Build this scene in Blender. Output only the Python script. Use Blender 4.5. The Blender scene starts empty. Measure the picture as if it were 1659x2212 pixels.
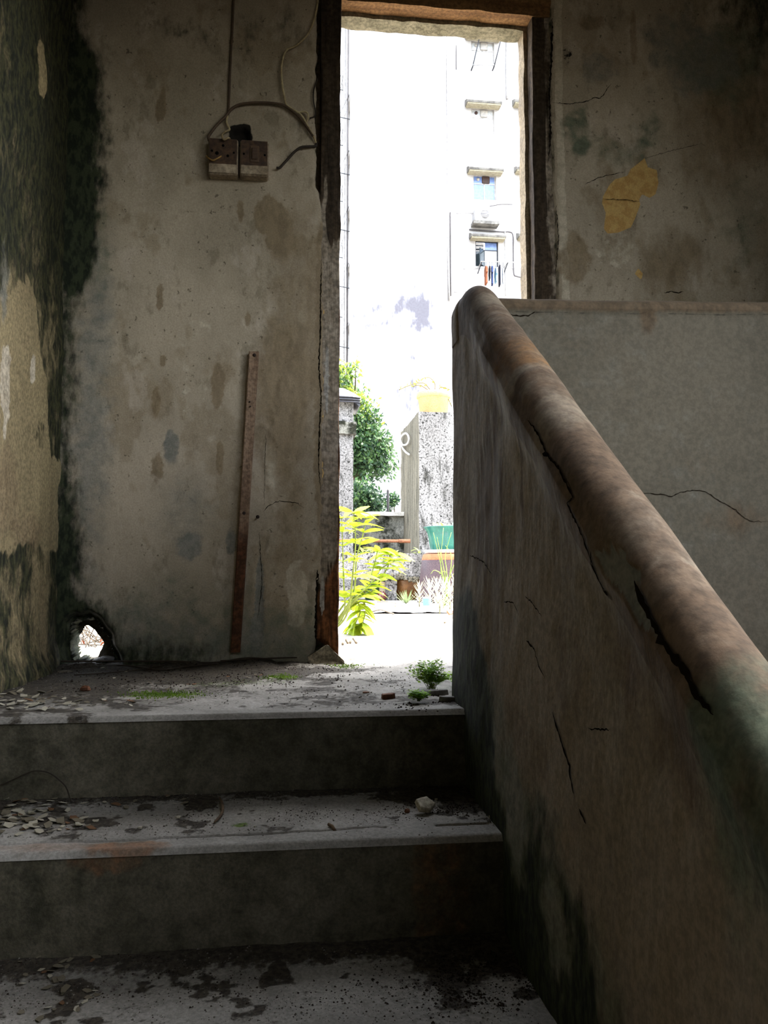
import bpy, math, random
import numpy as np
from mathutils import Vector, Matrix, Euler

# ------------------------------------------------------------------ camera, sky, sun, exposure
scene = bpy.context.scene
COL = scene.collection
EYE = np.array([0.0, 0.0, 0.31]); FPX = 1790.0; PITCH = math.radians(4.0); YAW = math.radians(7.0)
cam_data = bpy.data.cameras.new('camera'); cam = bpy.data.objects.new('camera', cam_data); COL.objects.link(cam)
cam.location = EYE; cam.rotation_euler = (math.radians(90) + PITCH, 0, -YAW)
cam_data.sensor_fit = 'VERTICAL'; cam_data.sensor_height = 24.0; cam_data.lens = FPX / 2212 * 24.0
cam_data.clip_start = 0.02; cam_data.clip_end = 300
scene.camera = cam

world = bpy.data.worlds.new('world'); scene.world = world; world.use_nodes = True
wn = world.node_tree.nodes; wl = world.node_tree.links
sky = wn.new('ShaderNodeTexSky'); sky.sky_type = 'NISHITA'; sky.sun_disc = False
sky.sun_elevation = math.radians(66); sky.sun_rotation = math.radians(80); sky.dust_density = 4.0; sky.air_density = 1.2
hsv = wn.new('ShaderNodeHueSaturation'); hsv.inputs['Saturation'].default_value = 0.45
wl.new(sky.outputs[0], hsv.inputs['Color']); wl.new(hsv.outputs[0], wn['Background'].inputs['Color'])
wn['Background'].inputs['Strength'].default_value = 1.0

sun_data = bpy.data.lights.new('sun', 'SUN'); sun_data.energy = 8.0; sun_data.angle = math.radians(0.6); sun_data.color = (1.0, 0.95, 0.86)
sun = bpy.data.objects.new('sun', sun_data); COL.objects.link(sun)
sun.rotation_euler = Vector((0.42, 0.06, 1.0)).to_track_quat('Z', 'Y').to_euler(); sun.location = (6, 3, 20)

scene.view_settings.view_transform = 'Standard'; scene.view_settings.look = 'None'
scene.view_settings.gamma = 1.0; scene.view_settings.use_curve_mapping = False
scene.view_settings.exposure = 1.05
scene.cycles.max_bounces = 8; scene.cycles.diffuse_bounces = 6; scene.cycles.glossy_bounces = 2; scene.cycles.use_denoising = True
scene.cycles.sample_clamp_indirect = 12.0

# ------------------------------------------------------------------ measuring helpers (a pixel of the photograph on a known plane -> metres)
_fw = np.array([math.sin(YAW) * math.cos(PITCH), math.cos(YAW) * math.cos(PITCH), math.sin(PITCH)])
_rt = np.array([math.cos(YAW), -math.sin(YAW), 0.0]); _up = np.cross(_rt, _fw)
def on(x, y, ax, v):
    d = _fw + _rt * (x - 829.5) / FPX - _up * (y - 1106) / FPX
    return EYE + d * ((v - EYE[ax]) / d[ax])
def at(x, y, Y): return on(x, y, 1, Y)
def onX(x, y, X): return on(x, y, 0, X)
def onZ(x, y, Z): return on(x, y, 2, Z)

# ------------------------------------------------------------------ numpy noise
_T = np.random.RandomState(7).rand(256, 256).astype(np.float64)
def vnoise(x, y, s=0):
    xi = np.floor(x).astype(int); yi = np.floor(y).astype(int); fx = x - xi; fy = y - yi
    fx = fx * fx * (3 - 2 * fx); fy = fy * fy * (3 - 2 * fy)
    a = xi + 37 * s; b = yi + 91 * s
    g = lambda p, q: _T[p & 255, q & 255]
    return (g(a, b) * (1 - fx) + g(a + 1, b) * fx) * (1 - fy) + (g(a, b + 1) * (1 - fx) + g(a + 1, b + 1) * fx) * fy
def fbm(x, y, scale, octv=4, s=0):
    v = 0; a = .5; t = 0; f = scale
    for i in range(octv):
        v = v + a * vnoise(x * f, y * f, s + i); t += a; a *= .5; f *= 2.03
    return v / t
def sstep(a, b, v):
    t = np.clip((v - a) / (b - a), 0, 1); return t * t * (3 - 2 * t)
def blob(u, v, c, ru, rv, amp=1.0, soft=.6, warp=.35, s=3):
    k = warp * 2
    du = (u - c[0]) / ru + (fbm(u, v, 2.2 / max(ru, .02), 3, s) - .5) * k
    dv = (v - c[1]) / rv + (fbm(u, v, 2.2 / max(rv, .02), 3, s + 11) - .5) * k
    return amp * (1 - sstep(1 - soft, 1 + soft, np.sqrt(du * du + dv * dv)))
def polyd(u, v, poly):      # signed distance to a polygon, positive inside
    P = np.asarray(poly, float); n = len(P)
    d = np.full(u.shape, 1e9); ins = np.zeros(u.shape, bool)
    for i in range(n):
        a = P[i]; b = P[(i + 1) % n]; e = b - a
        w0 = u - a[0]; w1 = v - a[1]
        t = np.clip((w0 * e[0] + w1 * e[1]) / (e @ e + 1e-12), 0, 1)
        d = np.minimum(d, np.hypot(w0 - e[0] * t, w1 - e[1] * t))
        c = ((a[1] > v) != (b[1] > v)) & (u < (b[0] - a[0]) * (v - a[1]) / (b[1] - a[1] + 1e-12) + a[0])
        ins ^= c
    return np.where(ins, d, -d)
def polylined(u, v, pts):
    P = np.asarray(pts, float); d = np.full(u.shape, 1e9)
    for a, b in zip(P[:-1], P[1:]):
        e = b - a; w0 = u - a[0]; w1 = v - a[1]
        t = np.clip((w0 * e[0] + w1 * e[1]) / (e @ e + 1e-12), 0, 1)
        d = np.minimum(d, np.hypot(w0 - e[0] * t, w1 - e[1] * t))
    return d

# ------------------------------------------------------------------ materials
def lin(c):
    return tuple(((v / 255) / 12.92 if v / 255 <= .04045 else ((v / 255 + .055) / 1.055) ** 2.4) for v in c) + (1.0,)
MATS = {}
def layered(name, c1, c2, ns=3.0, stretch=(1, 1, 1), layers=(), rough=.9, bump=.35, bscale=70.0, spec=.25, speck=.25, speckscale=90.0, metal=0.0, bdist=.004):
    m = bpy.data.materials.new(name); m.use_nodes = True; nt = m.node_tree; N = nt.nodes; L = nt.links
    bs = N['Principled BSDF']; tc = N.new('ShaderNodeTexCoord')
    def noise(sc, st, det=6.0, rg=.6):
        mp = N.new('ShaderNodeMapping'); mp.inputs['Scale'].default_value = st; L.new(tc.outputs['Object'], mp.inputs[0])
        n = N.new('ShaderNodeTexNoise'); n.inputs['Scale'].default_value = sc; n.inputs['Detail'].default_value = det; n.inputs['Roughness'].default_value = rg
        L.new(mp.outputs[0], n.inputs['Vector']); return n.outputs[0]
    def mrange(src, a, b, lo=0.0, hi=1.0):
        r = N.new('ShaderNodeMapRange'); r.interpolation_type = 'SMOOTHSTEP'
        r.inputs['From Min'].default_value = a; r.inputs['From Max'].default_value = b
        r.inputs['To Min'].default_value = lo; r.inputs['To Max'].default_value = hi
        L.new(src, r.inputs['Value']); return r.outputs[0]
    def mix(f, a, b, mode='MIX'):
        x = N.new('ShaderNodeMix'); x.data_type = 'RGBA'; x.blend_type = mode
        if isinstance(f, float): x.inputs['Factor'].default_value = f
        else: L.new(f, x.inputs['Factor'])
        for s, v in (('A', a), ('B', b)):
            i = [q for q in x.inputs if q.name == s and q.type == 'RGBA'][0]
            if isinstance(v, tuple): i.default_value = v
            else: L.new(v, i)
        return [q for q in x.outputs if q.type == 'RGBA'][0]
    col = mix(mrange(noise(ns, stretch), .35, .66), lin(c1), lin(c2))
    for ly in layers:
        st = ly.get('stretch', (1, 1, 1))
        nz = noise(ly.get('ns', 25.0), st, 4.0, .65)
        mth = N.new('ShaderNodeMath'); mth.operation = 'MULTIPLY_ADD'
        L.new(nz, mth.inputs[0]); mth.inputs[1].default_value = ly.get('amp', .6); mth.inputs[2].default_value = -.5 * ly.get('amp', .6)
        ad = N.new('ShaderNodeMath'); ad.operation = 'ADD'; L.new(mth.outputs[0], ad.inputs[0])
        if 'attr' in ly:
            at_ = N.new('ShaderNodeAttribute'); at_.attribute_name = ly['attr']; L.new(at_.outputs['Fac'], ad.inputs[1])
        else: ad.inputs[1].default_value = ly['const']
        w = ly.get('w', .12); f = mrange(ad.outputs[0], .5 - w, .5 + w, 0.0, ly.get('max', 1.0))
        cb = lin(ly['col'])
        if 'col2' in ly: cb = mix(mrange(noise(ly.get('cs', 40.0), st, 2.0), .38, .62), cb, lin(ly['col2']))
        col = mix(f, col, cb)
    if speck:
        col = mix(1.0, col, mix(mrange(noise(speckscale, (1, 1, 1), 2.0, .7), .3, .7), lin((255 * (1 - speck),) * 3), (1, 1, 1, 1)), 'MULTIPLY')
    L.new(col, bs.inputs['Base Color'])
    bs.inputs['Roughness'].default_value = rough; bs.inputs['Specular IOR Level'].default_value = spec; bs.inputs['Metallic'].default_value = metal
    if bump:
        b = N.new('ShaderNodeBump'); b.inputs['Strength'].default_value = bump; b.inputs['Distance'].default_value = bdist
        L.new(noise(bscale, stretch, 4.0, .62), b.inputs['Height']); L.new(b.outputs[0], bs.inputs['Normal'])
    MATS[name] = m; return m
def plain(name, c, rough=.6, spec=.4, metal=0.0, speck=.15, c2=None, bump=.15, ns=8.0, bscale=60.0, trans=0.0):
    m = layered(name, c, c2 or tuple(max(0, v * .86) for v in c), ns=ns, rough=rough, spec=spec, metal=metal, speck=speck, bump=bump, bscale=bscale)
    if trans: m.node_tree.nodes['Principled BSDF'].inputs['Transmission Weight'].default_value = trans
    return m
def leafmat(name, c, c2, ns=12.0):
    m = plain(name, c, .55, .35, c2=c2, ns=ns, bump=.1)
    nt = m.node_tree; bs = nt.nodes['Principled BSDF']; out = nt.nodes['Material Output']
    tr = nt.nodes.new('ShaderNodeBsdfTranslucent'); ms = nt.nodes.new('ShaderNodeMixShader'); ms.inputs[0].default_value = .45
    src = bs.inputs['Base Color'].links[0].from_socket
    nt.links.new(src, tr.inputs[0]); nt.links.new(bs.outputs[0], ms.inputs[1]); nt.links.new(tr.outputs[0], ms.inputs[2]); nt.links.new(ms.outputs[0], out.inputs[0])
    return m

# ------------------------------------------------------------------ mesh helpers
def mobj(name, V, F, mat, parent=None, smooth=False, attrs=None, loc=None):
    me = bpy.data.meshes.new(name)
    V = np.asarray(V, float)
    me.from_pydata(V.tolist() if len(V) < 200000 else V.tolist(), [], F if isinstance(F, list) else F.tolist()); me.update()
    if smooth: me.polygons.foreach_set('use_smooth', np.ones(len(me.polygons), bool))
    if mat is not None: me.materials.append(mat)
    for k, a in (attrs or {}).items():
        at_ = me.attributes.new(k, 'FLOAT', 'POINT'); at_.data.foreach_set('value', np.asarray(a, np.float32).ravel())
    o = bpy.data.objects.new(name, me); COL.objects.link(o)
    if parent is not None: o.parent = parent
    if loc is not None: o.location = loc
    return o
def inst(src, name, parent=None, M=None):
    o = src.copy(); o.name = name; COL.objects.link(o); o.parent = parent
    if M is not None: o.matrix_basis = M
    return o
def empty(name, loc=(0, 0, 0), rz=0.0):
    o = bpy.data.objects.new(name, None); COL.objects.link(o); o.location = Vector(loc); o.rotation_euler = (0, 0, rz); o.empty_display_size = .05
    return o
def tag(o, label=None, cat=None, group=None, kind=None):
    if label: o['label'] = label
    if cat: o['category'] = cat
    if group: o['group'] = group
    if kind: o['kind'] = kind
    return o
class MB:
    def __init__(s): s.V = []; s.F = []
    def add(s, V, F):
        b = len(s.V); s.V += [tuple(map(float, v)) for v in V]; s.F += [tuple(i + b for i in f) for f in F]; return s
    def build(s, name, mat, parent=None, smooth=False, loc=None): return mobj(name, s.V, s.F, mat, parent, smooth, loc=loc)
def box(x0, x1, y0, y1, z0, z1):
    V = [(x, y, z) for z in (z0, z1) for y in (y0, y1) for x in (x0, x1)]
    return V, [(0, 2, 3, 1), (4, 5, 7, 6), (0, 1, 5, 4), (2, 6, 7, 3), (0, 4, 6, 2), (1, 3, 7, 5)]
def bbox(x0, x1, y0, y1, z0, z1, b=.004):    # box with chamfered edges
    c = ((x0 + x1) / 2, (y0 + y1) / 2, (z0 + z1) / 2); h = ((x1 - x0) / 2, (y1 - y0) / 2, (z1 - z0) / 2)
    b = min(b, min(h) * .8); V = []; idx = {}
    for sx in (-1, 1):
        for sy in (-1, 1):
            for sz in (-1, 1):
                for a in range(3):
                    p = [c[0] + sx * (h[0] - (b if a != 0 else 0)), c[1] + sy * (h[1] - (b if a != 1 else 0)), c[2] + sz * (h[2] - (b if a != 2 else 0))]
                    idx[sx, sy, sz, a] = len(V); V.append(tuple(p))
    F = []
    for a in range(3):
        o = [k for k in range(3) if k != a]
        for s in (-1, 1):
            q = []
            for (p, r) in ((-1, -1), (1, -1), (1, 1), (-1, 1)):
                t = [0, 0, 0]; t[a] = s; t[o[0]] = p; t[o[1]] = r; q.append(idx[t[0], t[1], t[2], a])
            if (s < 0) != (a == 1): q.reverse()
            F.append(tuple(q))
        for s in (-1, 1):      # edges along axis a
            for r in (-1, 1):
                t1 = [0, 0, 0]; t1[a] = -1; t1[o[0]] = s; t1[o[1]] = r; t2 = list(t1); t2[a] = 1
                q = [idx[t1[0], t1[1], t1[2], o[0]], idx[t2[0], t2[1], t2[2], o[0]], idx[t2[0], t2[1], t2[2], o[1]], idx[t1[0], t1[1], t1[2], o[1]]]
                F.append(tuple(q))
    for sx in (-1, 1):
        for sy in (-1, 1):
            for sz in (-1, 1): F.append((idx[sx, sy, sz, 0], idx[sx, sy, sz, 1], idx[sx, sy, sz, 2]))
    return V, F
def catmull(P, n=8):
    P = [np.asarray(p, float) for p in P]; Q = [2 * P[0] - P[1]] + P + [2 * P[-1] - P[-2]]; out = []
    for i in range(1, len(Q) - 2):
        a, b, c, d = Q[i - 1:i + 3]
        for k in range(n):
            t = k / n; out.append(.5 * (2 * b + (c - a) * t + (2 * a - 5 * b + 4 * c - d) * t * t + (3 * b - a - 3 * c + d) * t ** 3))
    out.append(P[-1]); return out
def tube(P, r, seg=6, cap=True):
    P = [np.asarray(p, float) for p in P]; n = len(P); R = r if hasattr(r, '__len__') else [r] * n
    V = []; F = []; nrm = None
    for i in range(n):
        t = P[min(i + 1, n - 1)] - P[max(i - 1, 0)]; t = t / (np.linalg.norm(t) + 1e-12)
        if nrm is None:
            nrm = np.cross(t, (0, 0, 1.0)) if abs(t[2]) < .9 else np.cross(t, (1.0, 0, 0))
        nrm = nrm - t * (nrm @ t); nrm = nrm / (np.linalg.norm(nrm) + 1e-12); bn = np.cross(t, nrm)
        for k in range(seg):
            a = 2 * math.pi * k / seg; V.append(P[i] + (nrm * math.cos(a) + bn * math.sin(a)) * R[i])
    for i in range(n - 1):
        for k in range(seg):
            k2 = (k + 1) % seg; F.append((i * seg + k, i * seg + k2, (i + 1) * seg + k2, (i + 1) * seg + k))
    if cap: F.append(tuple(range(seg))[::-1]); F.append(tuple((n - 1) * seg + k for k in range(seg)))
    return V, F
def lathe(prof, seg=24, c=(0, 0, 0), flute=0.0, nfl=0):
    V = []; F = []; n = len(prof)
    for (r, z) in prof:
        for k in range(seg):
            a = 2 * math.pi * k / seg; q = r * (1 + (flute * abs(math.cos(a * nfl / 2)) if nfl else 0))
            V.append((c[0] + q * math.cos(a), c[1] + q * math.sin(a), c[2] + z))
    for i in range(n - 1):
        for k in range(seg):
            k2 = (k + 1) % seg; F.append((i * seg + k, i * seg + k2, (i + 1) * seg + k2, (i + 1) * seg + k))
    F.append(tuple(range(seg))[::-1]); F.append(tuple((n - 1) * seg + k for k in range(seg)))
    return V, F
def prism(poly, y0, y1, axis='y'):    # polygon (x,z) extruded along y  /  'z': polygon (x,y) extruded along z
    n = len(poly)
    if axis == 'y': V = [(p[0], y0, p[1]) for p in poly] + [(p[0], y1, p[1]) for p in poly]
    elif axis == 'x': V = [(y0, p[0], p[1]) for p in poly] + [(y1, p[0], p[1]) for p in poly]
    else: V = [(p[0], p[1], y0) for p in poly] + [(p[0], p[1], y1) for p in poly]
    F = [tuple(range(n)), tuple(range(2 * n - 1, n - 1, -1))] + [(i, n + i, n + (i + 1) % n, (i + 1) % n) for i in range(n)]
    return V, F
def gridF(nu, nv):      # nu x nv vertices, index = j*nu+i
    i, j = np.meshgrid(np.arange(nu - 1), np.arange(nv - 1)); a = (j * nu + i).ravel()
    return np.stack([a, a + 1, a + 1 + nu, a + nu], 1)
def flake(rnd, r, th):  # thin irregular chip
    n = rnd.randint(4, 7); a0 = rnd.random() * 6; P = []
    for k in range(n):
        a = a0 + 2 * math.pi * (k + rnd.uniform(-.25, .25)) / n; q = r * rnd.uniform(.6, 1.1); P.append((q * math.cos(a), q * .7 * math.sin(a)))
    V, F = prism(P, -th / 2, th / 2, 'z')
    cz = rnd.uniform(-.25, .25)
    return [(x, y, z + cz * x * abs(x) / r) for x, y, z in V], F
def stone(rnd, rx, ry, rz):
    V = []; seg = 7; rings = [(.55, -1), (1.0, -.45), (.95, .35), (.6, 1)]
    for q, z in rings:
        for k in range(seg):
            a = 2 * math.pi * k / seg + .3 * z; j = rnd.uniform(.78, 1.15)
            V.append((rx * q * j * math.cos(a), ry * q * j * math.sin(a), rz * (z + rnd.uniform(-.15, .15))))
    F = []
    for i in range(3):
        for k in range(seg): F.append((i * seg + k, i * seg + (k + 1) % seg, (i + 1) * seg + (k + 1) % seg, (i + 1) * seg + k))
    F += [tuple(range(seg))[::-1], tuple(3 * seg + k for k in range(seg))]
    return V, F
def xf(VF, loc=(0, 0, 0), rot=(0, 0, 0), sc=1.0):
    M = Matrix.LocRotScale(Vector(loc), Euler(rot), Vector((sc, sc, sc)) if not hasattr(sc, '__len__') else Vector(sc))
    return [tuple(M @ Vector(v)) for v in VF[0]], VF[1]

# ------------------------------------------------------------------ sizes of the place
YW0, YW1 = 2.76, 2.89          # back wall, inner and outer face
XL, XR = -0.715, 1.80          # side walls
ZC = 2.56                      # ceiling
YN = [1.845, 1.54, 1.24, 0.94, 0.64, 0.34, 0.04]        # step noses
ZT = [0.0, -.18, -.368, -.55, -.735, -.92, -1.105]      # treads
ZLOW = -1.29

# ================================================================== STRUCTURE: the stair house
MOLD = dict(attr='mold', col=(28, 33, 22), col2=(54, 60, 40), cs=60.0, ns=38.0, amp=.95, w=.30, stretch=(1, 1, .45))
GREY = dict(attr='grey', col=(134, 132, 122), col2=(112, 114, 106), ns=26.0, amp=.8, w=.34, max=.85)
BROWN = dict(attr='brown', col=(118, 100, 74), col2=(136, 118, 90), ns=22.0, amp=1.0, w=.38, max=.75, stretch=(1, 1, .45))
OCHRE = dict(attr='ochre', col=(206, 170, 106), col2=(190, 150, 88), ns=30.0, amp=.10, w=.015)
PALE = dict(attr='pale', col=(184, 172, 150), col2=(200, 188, 166), ns=20.0, amp=.5, w=.06)
GREENM = dict(attr='green', col=(78, 92, 74), col2=(98, 108, 88), ns=16.0, amp=.8, w=.25, max=.85)
SOOT = dict(attr='soot', col=(30, 26, 20), ns=60.0, amp=.35, w=.12)
PATCH = [dict(const=.36, col=(134, 118, 92), col2=(150, 134, 108), ns=4.2, amp=1.9, w=.06, max=.5, stretch=(1, 1, .7)), dict(const=.33, col=(196, 182, 164), ns=7.5, amp=1.7, w=.08, max=.45, stretch=(1, 1, .6)), dict(const=.30, col=(112, 104, 84), ns=15.0, amp=1.7, w=.09, max=.45, stretch=(1, 1, .55)), dict(const=.16, col=(70, 62, 46), ns=48.0, amp=2.0, w=.06, max=.7)]
plaster = layered('old_plaster', (182, 168, 146), (162, 149, 128), ns=4.5, stretch=(1, 1, .6), layers=PATCH + [PALE, BROWN, GREENM, GREY, OCHRE, MOLD, SOOT], bump=.55, bscale=45.0, speck=.10, speckscale=200.0)
plaster_left = layered('mouldy_plaster', (160, 144, 108), (138, 124, 92), ns=4.0, stretch=(1, 1, .4), layers=[PALE, BROWN, GREY, dict(MOLD, col=(26, 29, 17), col2=(66, 66, 40), amp=1.2, ns=45.0)], bump=.6, bscale=60.0, speck=.25)
plaster_par = layered('parapet_plaster', (142, 128, 110), (126, 114, 96), ns=2.0, stretch=(1, 1, .5), layers=[dict(q, max=q['max'] * .45) for q in PATCH] + [dict(PALE, max=.6), dict(BROWN, col=(78, 61, 44), col2=(100, 80, 60), max=.85), GREENM, GREY, dict(OCHRE, col=(128, 92, 52), col2=(112, 84, 54), amp=.9, w=.35, max=.8), MOLD, SOOT], bump=.4, bscale=50.0, speck=.15)
plaster_hor = layered('grey_plaster', (102, 95, 80), (92, 86, 72), ns=2.5, layers=[dict(BROWN, col=(84, 70, 52), col2=(98, 82, 62), max=.95), GREY, SOOT], bump=.3, bscale=60.0, speck=.12)
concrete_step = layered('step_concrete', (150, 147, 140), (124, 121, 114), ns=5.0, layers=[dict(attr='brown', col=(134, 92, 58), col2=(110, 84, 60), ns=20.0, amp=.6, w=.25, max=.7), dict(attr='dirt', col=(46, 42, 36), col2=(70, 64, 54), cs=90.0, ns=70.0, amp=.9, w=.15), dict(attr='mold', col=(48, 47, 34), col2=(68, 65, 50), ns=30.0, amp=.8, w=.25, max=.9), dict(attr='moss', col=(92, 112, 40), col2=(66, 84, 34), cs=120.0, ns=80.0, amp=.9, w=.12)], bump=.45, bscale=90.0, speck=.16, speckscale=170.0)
concrete_riser = layered('riser_concrete', (108, 103, 88), (90, 86, 72), ns=5.0, layers=[dict(attr='brown', col=(134, 92, 58), col2=(110, 84, 60), ns=20.0, amp=.6, w=.25, max=.7), dict(attr='dirt', col=(46, 42, 36), col2=(70, 64, 54), cs=90.0, ns=70.0, amp=.9, w=.15), dict(attr='mold', col=(48, 47, 34), col2=(68, 65, 50), ns=30.0, amp=.8, w=.25, max=.9), dict(attr='moss', col=(92, 112, 40), col2=(66, 84, 34), cs=120.0, ns=80.0, amp=.9, w=.12)], bump=.45, bscale=90.0, speck=.16, speckscale=170.0)  # the treads' layers on a darker base: grime plus shade put into the colour
crack_m = plain('crack_dark', (30, 25, 19), 1.0, 0.0, speck=.0, bump=0)
shell_m = layered('shell_plaster', (112, 106, 94), (96, 90, 80), ns=2.0, bump=.2)

def crack(pts, wmax, parent, plane, off, seed=1, name='crack', mat=None):
    """a jagged tapering fissure lying in a wall plane; pts are (u, v) metres; plane maps (u, v, proud) to xyz"""
    rnd = random.Random(seed); P = [np.array(p, float) for p in pts]; D = []
    for a, b in zip(P[:-1], P[1:]):
        n = max(2, int(np.linalg.norm(b - a) / .006))
        for k in range(n): D.append(a + (b - a) * k / n)
    D.append(P[-1]); D = np.array(D); n = len(D)
    jit = np.array([(rnd.uniform(-1, 1), rnd.uniform(-1, 1)) for _ in range(n)]) * .0016; D = D + jit
    V = []; F = []
    for i in range(n):
        t = D[min(i + 1, n - 1)] - D[max(i - 1, 0)]; t = t / (np.linalg.norm(t) + 1e-9); nn = np.array([-t[1], t[0]])
        s = i / (n - 1); w = wmax * (min(1, s * 8, (1 - s) * 6) * .8 + .12) * rnd.uniform(.35, 1.15)
        V += [plane(*(D[i] + nn * w / 2), off), plane(*(D[i] - nn * w / 2), off)]
        if i: F.append((2 * i - 2, 2 * i - 1, 2 * i + 1, 2 * i))
    return mobj(name, V, F, mat or crack_m, parent)

# ---- back wall, left of the doorway (with the broken hole)
def bw(x, y): p = at(x, y, YW0); return (p[0], p[2])
def edgeL(z):      # ragged plaster edge beside the timber jamb
    z = np.asarray(z, float); top = bw(683, 200)[0]; mid = bw(700, 800)[0]; low = bw(684, 1330)[0]
    zs = [0, bw(0, 1395)[1], bw(0, 1330)[1], bw(0, 1265)[1], bw(0, 1240)[1], bw(0, 800)[1], bw(0, 400)[1], bw(0, 365)[1], ZC]
    xs = [bw(672, 1400)[0], bw(682, 1390)[0], low, low, bw(697, 1240)[0], bw(702, 800)[0], bw(699, 400)[0], top, top]
    return np.interp(z, zs, xs) + (fbm(z * 0 + 3.3, z, 25, 4, 5) - .5) * .022
hole_in = [bw(*p) for p in ((146, 1349), (160, 1337), (174, 1340), (190, 1334), (204, 1342), (216, 1360), (230, 1376), (233, 1398), (244, 1416), (250, 1432), (190, 1437), (150, 1431), (143, 1400))]
def bwp(x, y): p = at(x, y, YW1); return (p[0], p[2])
hole_out = [bwp(*p) for p in ((170, 1375), (178, 1366), (188, 1349), (204, 1362), (214, 1371), (224, 1386), (222, 1400), (214, 1416), (206, 1428), (190, 1425), (178, 1428), (163, 1424), (162, 1413), (170, 1413))]

def wall_masks_left(u, v):
    m = {}
    c = fbm(u, v, 3.0, 4, 21)
    # damp corner beside the left wall
    mold = .66 * (1 - sstep(-.02, .09, u - XL - .02 + (fbm(u, v, 8, 4, 2) - .5) * .06))
    mold = np.maximum(mold, 0) + blob(u, v, bw(180, 330), .085, .36, .72, .55, .3, 4) + blob(u, v, bw(170, 540), .05, .12, .5, .5)
    mold += blob(u, v, bw(250, 1400), .28, .09, .38, .8) + blob(u, v, bw(170, 1250), .08, .22, .35, .8) + .3 * (1 - sstep(0, .10, v + (c - .5) * .1))
    mold += blob(u, v, bw(180, 1345), .12, .07, .4, .6)
    mold += .30 * sstep(1.9, 2.5, v) * fbm(u, v, 7, 4, 8)  # darker toward the top
    for (x, y, a, b) in ((360, 60, .05, .05), (430, 85, .06, .06), (545, 60, .05, .05), (640, 270, .04, .04), (620, 60, .05, .08), (640, 340, .05, .05), (520, 110, .04, .06)):
        mold += blob(u, v, bw(x, y), a, b, .33, .8, .6, 9)
    m['mold'] = mold
    brown = blob(u, v, bw(640, 700), .09, .5, .6, .5) + blob(u, v, bw(600, 500), .05, .08, .55, .4) + blob(u, v, bw(590, 880), .08, .22, .6, .5)
    brown += blob(u, v, bw(630, 1150), .06, .16, .5, .5)
    for (x, y, a, b) in ((351, 225, .012, .055), (341, 240, .008, .04), (345, 640, .012, .05), (352, 780, .01, .02), (337, 870, .014, .05), (520, 455, .012, .04), (580, 460, .05, .06), (605, 525, .05, .03), (340, 1010, .02, .05), (470, 840, .02, .07), (475, 990, .012, .06), (700, 850, .03, .6), (535, 690, .01, .03)):
        brown += blob(u, v, bw(x, y), a, b, .85, .25, .4, 13)
    brown += .35 * (fbm(u * 3, v * .6, 5, 4, 31) - .45) + .25 * sstep(.55, .7, c)
    m['brown'] = brown
    grey = blob(u, v, bw(200, 880), .07, .5, .62, .7, .5) + blob(u, v, bw(370, 965), .025, .06, .8, .3) + blob(u, v, bw(400, 1090), .10, .13, .45, .7)
    grey += blob(u, v, bw(560, 1290), .014, .16, .9, .2, .5, 6) + blob(u, v, bw(555, 1370), .02, .06, .8, .3) + blob(u, v, bw(410, 1180), .04, .04, .7, .4)
    grey += blob(u, v, bw(500, 1170), .02, .04, .8, .3) + .5 * (1 - sstep(.0, .36, v + (c - .5) * .5))
    m['grey'] = grey
    m['green'] = .55 * (1 - sstep(0, .50, v + (c - .5) * .4)) + blob(u, v, bw(220, 560), .03, .2, .5, .6)
    m['pale'] = blob(u, v, bw(420, 800), .14, .35, .42, .6) + blob(u, v, bw(640, 1280), .05, .12, .6, .5) + blob(u, v, bw(585, 1010), .03, .12, .55, .5)
    m['ochre'] = np.where(polylined(u, v, [bw(706, 640), bw(704, 800), bw(702, 1000), bw(704, 1080)]) < .009 + .006 * (fbm(u, v, 60, 2) - .5), .8, 0.0)
    m['soot'] = np.clip(sstep(-.012, .016, polyd(u, v, [bw(*p) for p in ((496, 272), (512, 266), (528, 264), (541, 270), (546, 290), (545, 318), (486, 318), (490, 300))]) + (fbm(u, v, 40, 3) - .5) * .012), 0, 1) + .9 * sstep(-.02, .0, polyd(u, v, hole_in))  # soot in the chipped recess; last term darkens the rim of the hole
    return m
def disp_left(u, v):
    d = (fbm(u, v, 2.5, 4, 40) - .5) * .012 + (fbm(u, v, 16, 3, 44) - .5) * .003
    d -= .025 * sstep(-.002, .012, polyd(u, v, [bw(*p) for p in ((500, 280), (528, 272), (540, 285), (540, 312), (492, 312))]))   # chipped out recess
    d += .004 * blob(u, v, bw(630, 1050), .09, .3, 1.0, .1, .6, 17) - .004 * blob(u, v, bw(560, 1290), .014, .16, 1, .2, .5, 6)
    d -= .05 * np.clip(sstep(-.03, .0, polyd(u, v, hole_in)), 0, 1)
    e = (edgeL(v) - u); d -= .010 * (1 - sstep(0, .012, e))
    d += .03 * (1 - sstep(0, .05, v)) * fbm(u, v, 20, 3, 3) * (1 - np.clip(sstep(-.03, .0, polyd(u, v, hole_in)), 0, 1))
    return d
def holed_grid(U, V, hole, h):
    nu, nv = U.shape[1], U.shape[0]; u = U.ravel().copy(); v = V.ravel().copy()
    s = polyd(u, v, hole) + (fbm(u, v, 60, 3, 2) - .5) * .012
    near = np.abs(s) < h * .75
    e = 1e-3; gx = (polyd(u + e, v, hole) - polyd(u - e, v, hole)) / (2 * e); gy = (polyd(u, v + e, hole) - polyd(u, v - e, hole)) / (2 * e)
    u[near] -= (s * gx)[near]; v[near] -= (s * gy)[near]; s[near] = 0
    F = gridF(nu, nv); keep = ~((s[F] >= 0).all(1)); return u, v, F[keep]
wall_back = empty('wall_back', (0, YW0, 0)); tag(wall_back, 'stained plaster wall around the bright doorway', None, None, 'structure')
wall_back.location = (0, 0, 0)
h = .005; nz = int(ZC / h) + 1; nx = 178
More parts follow.
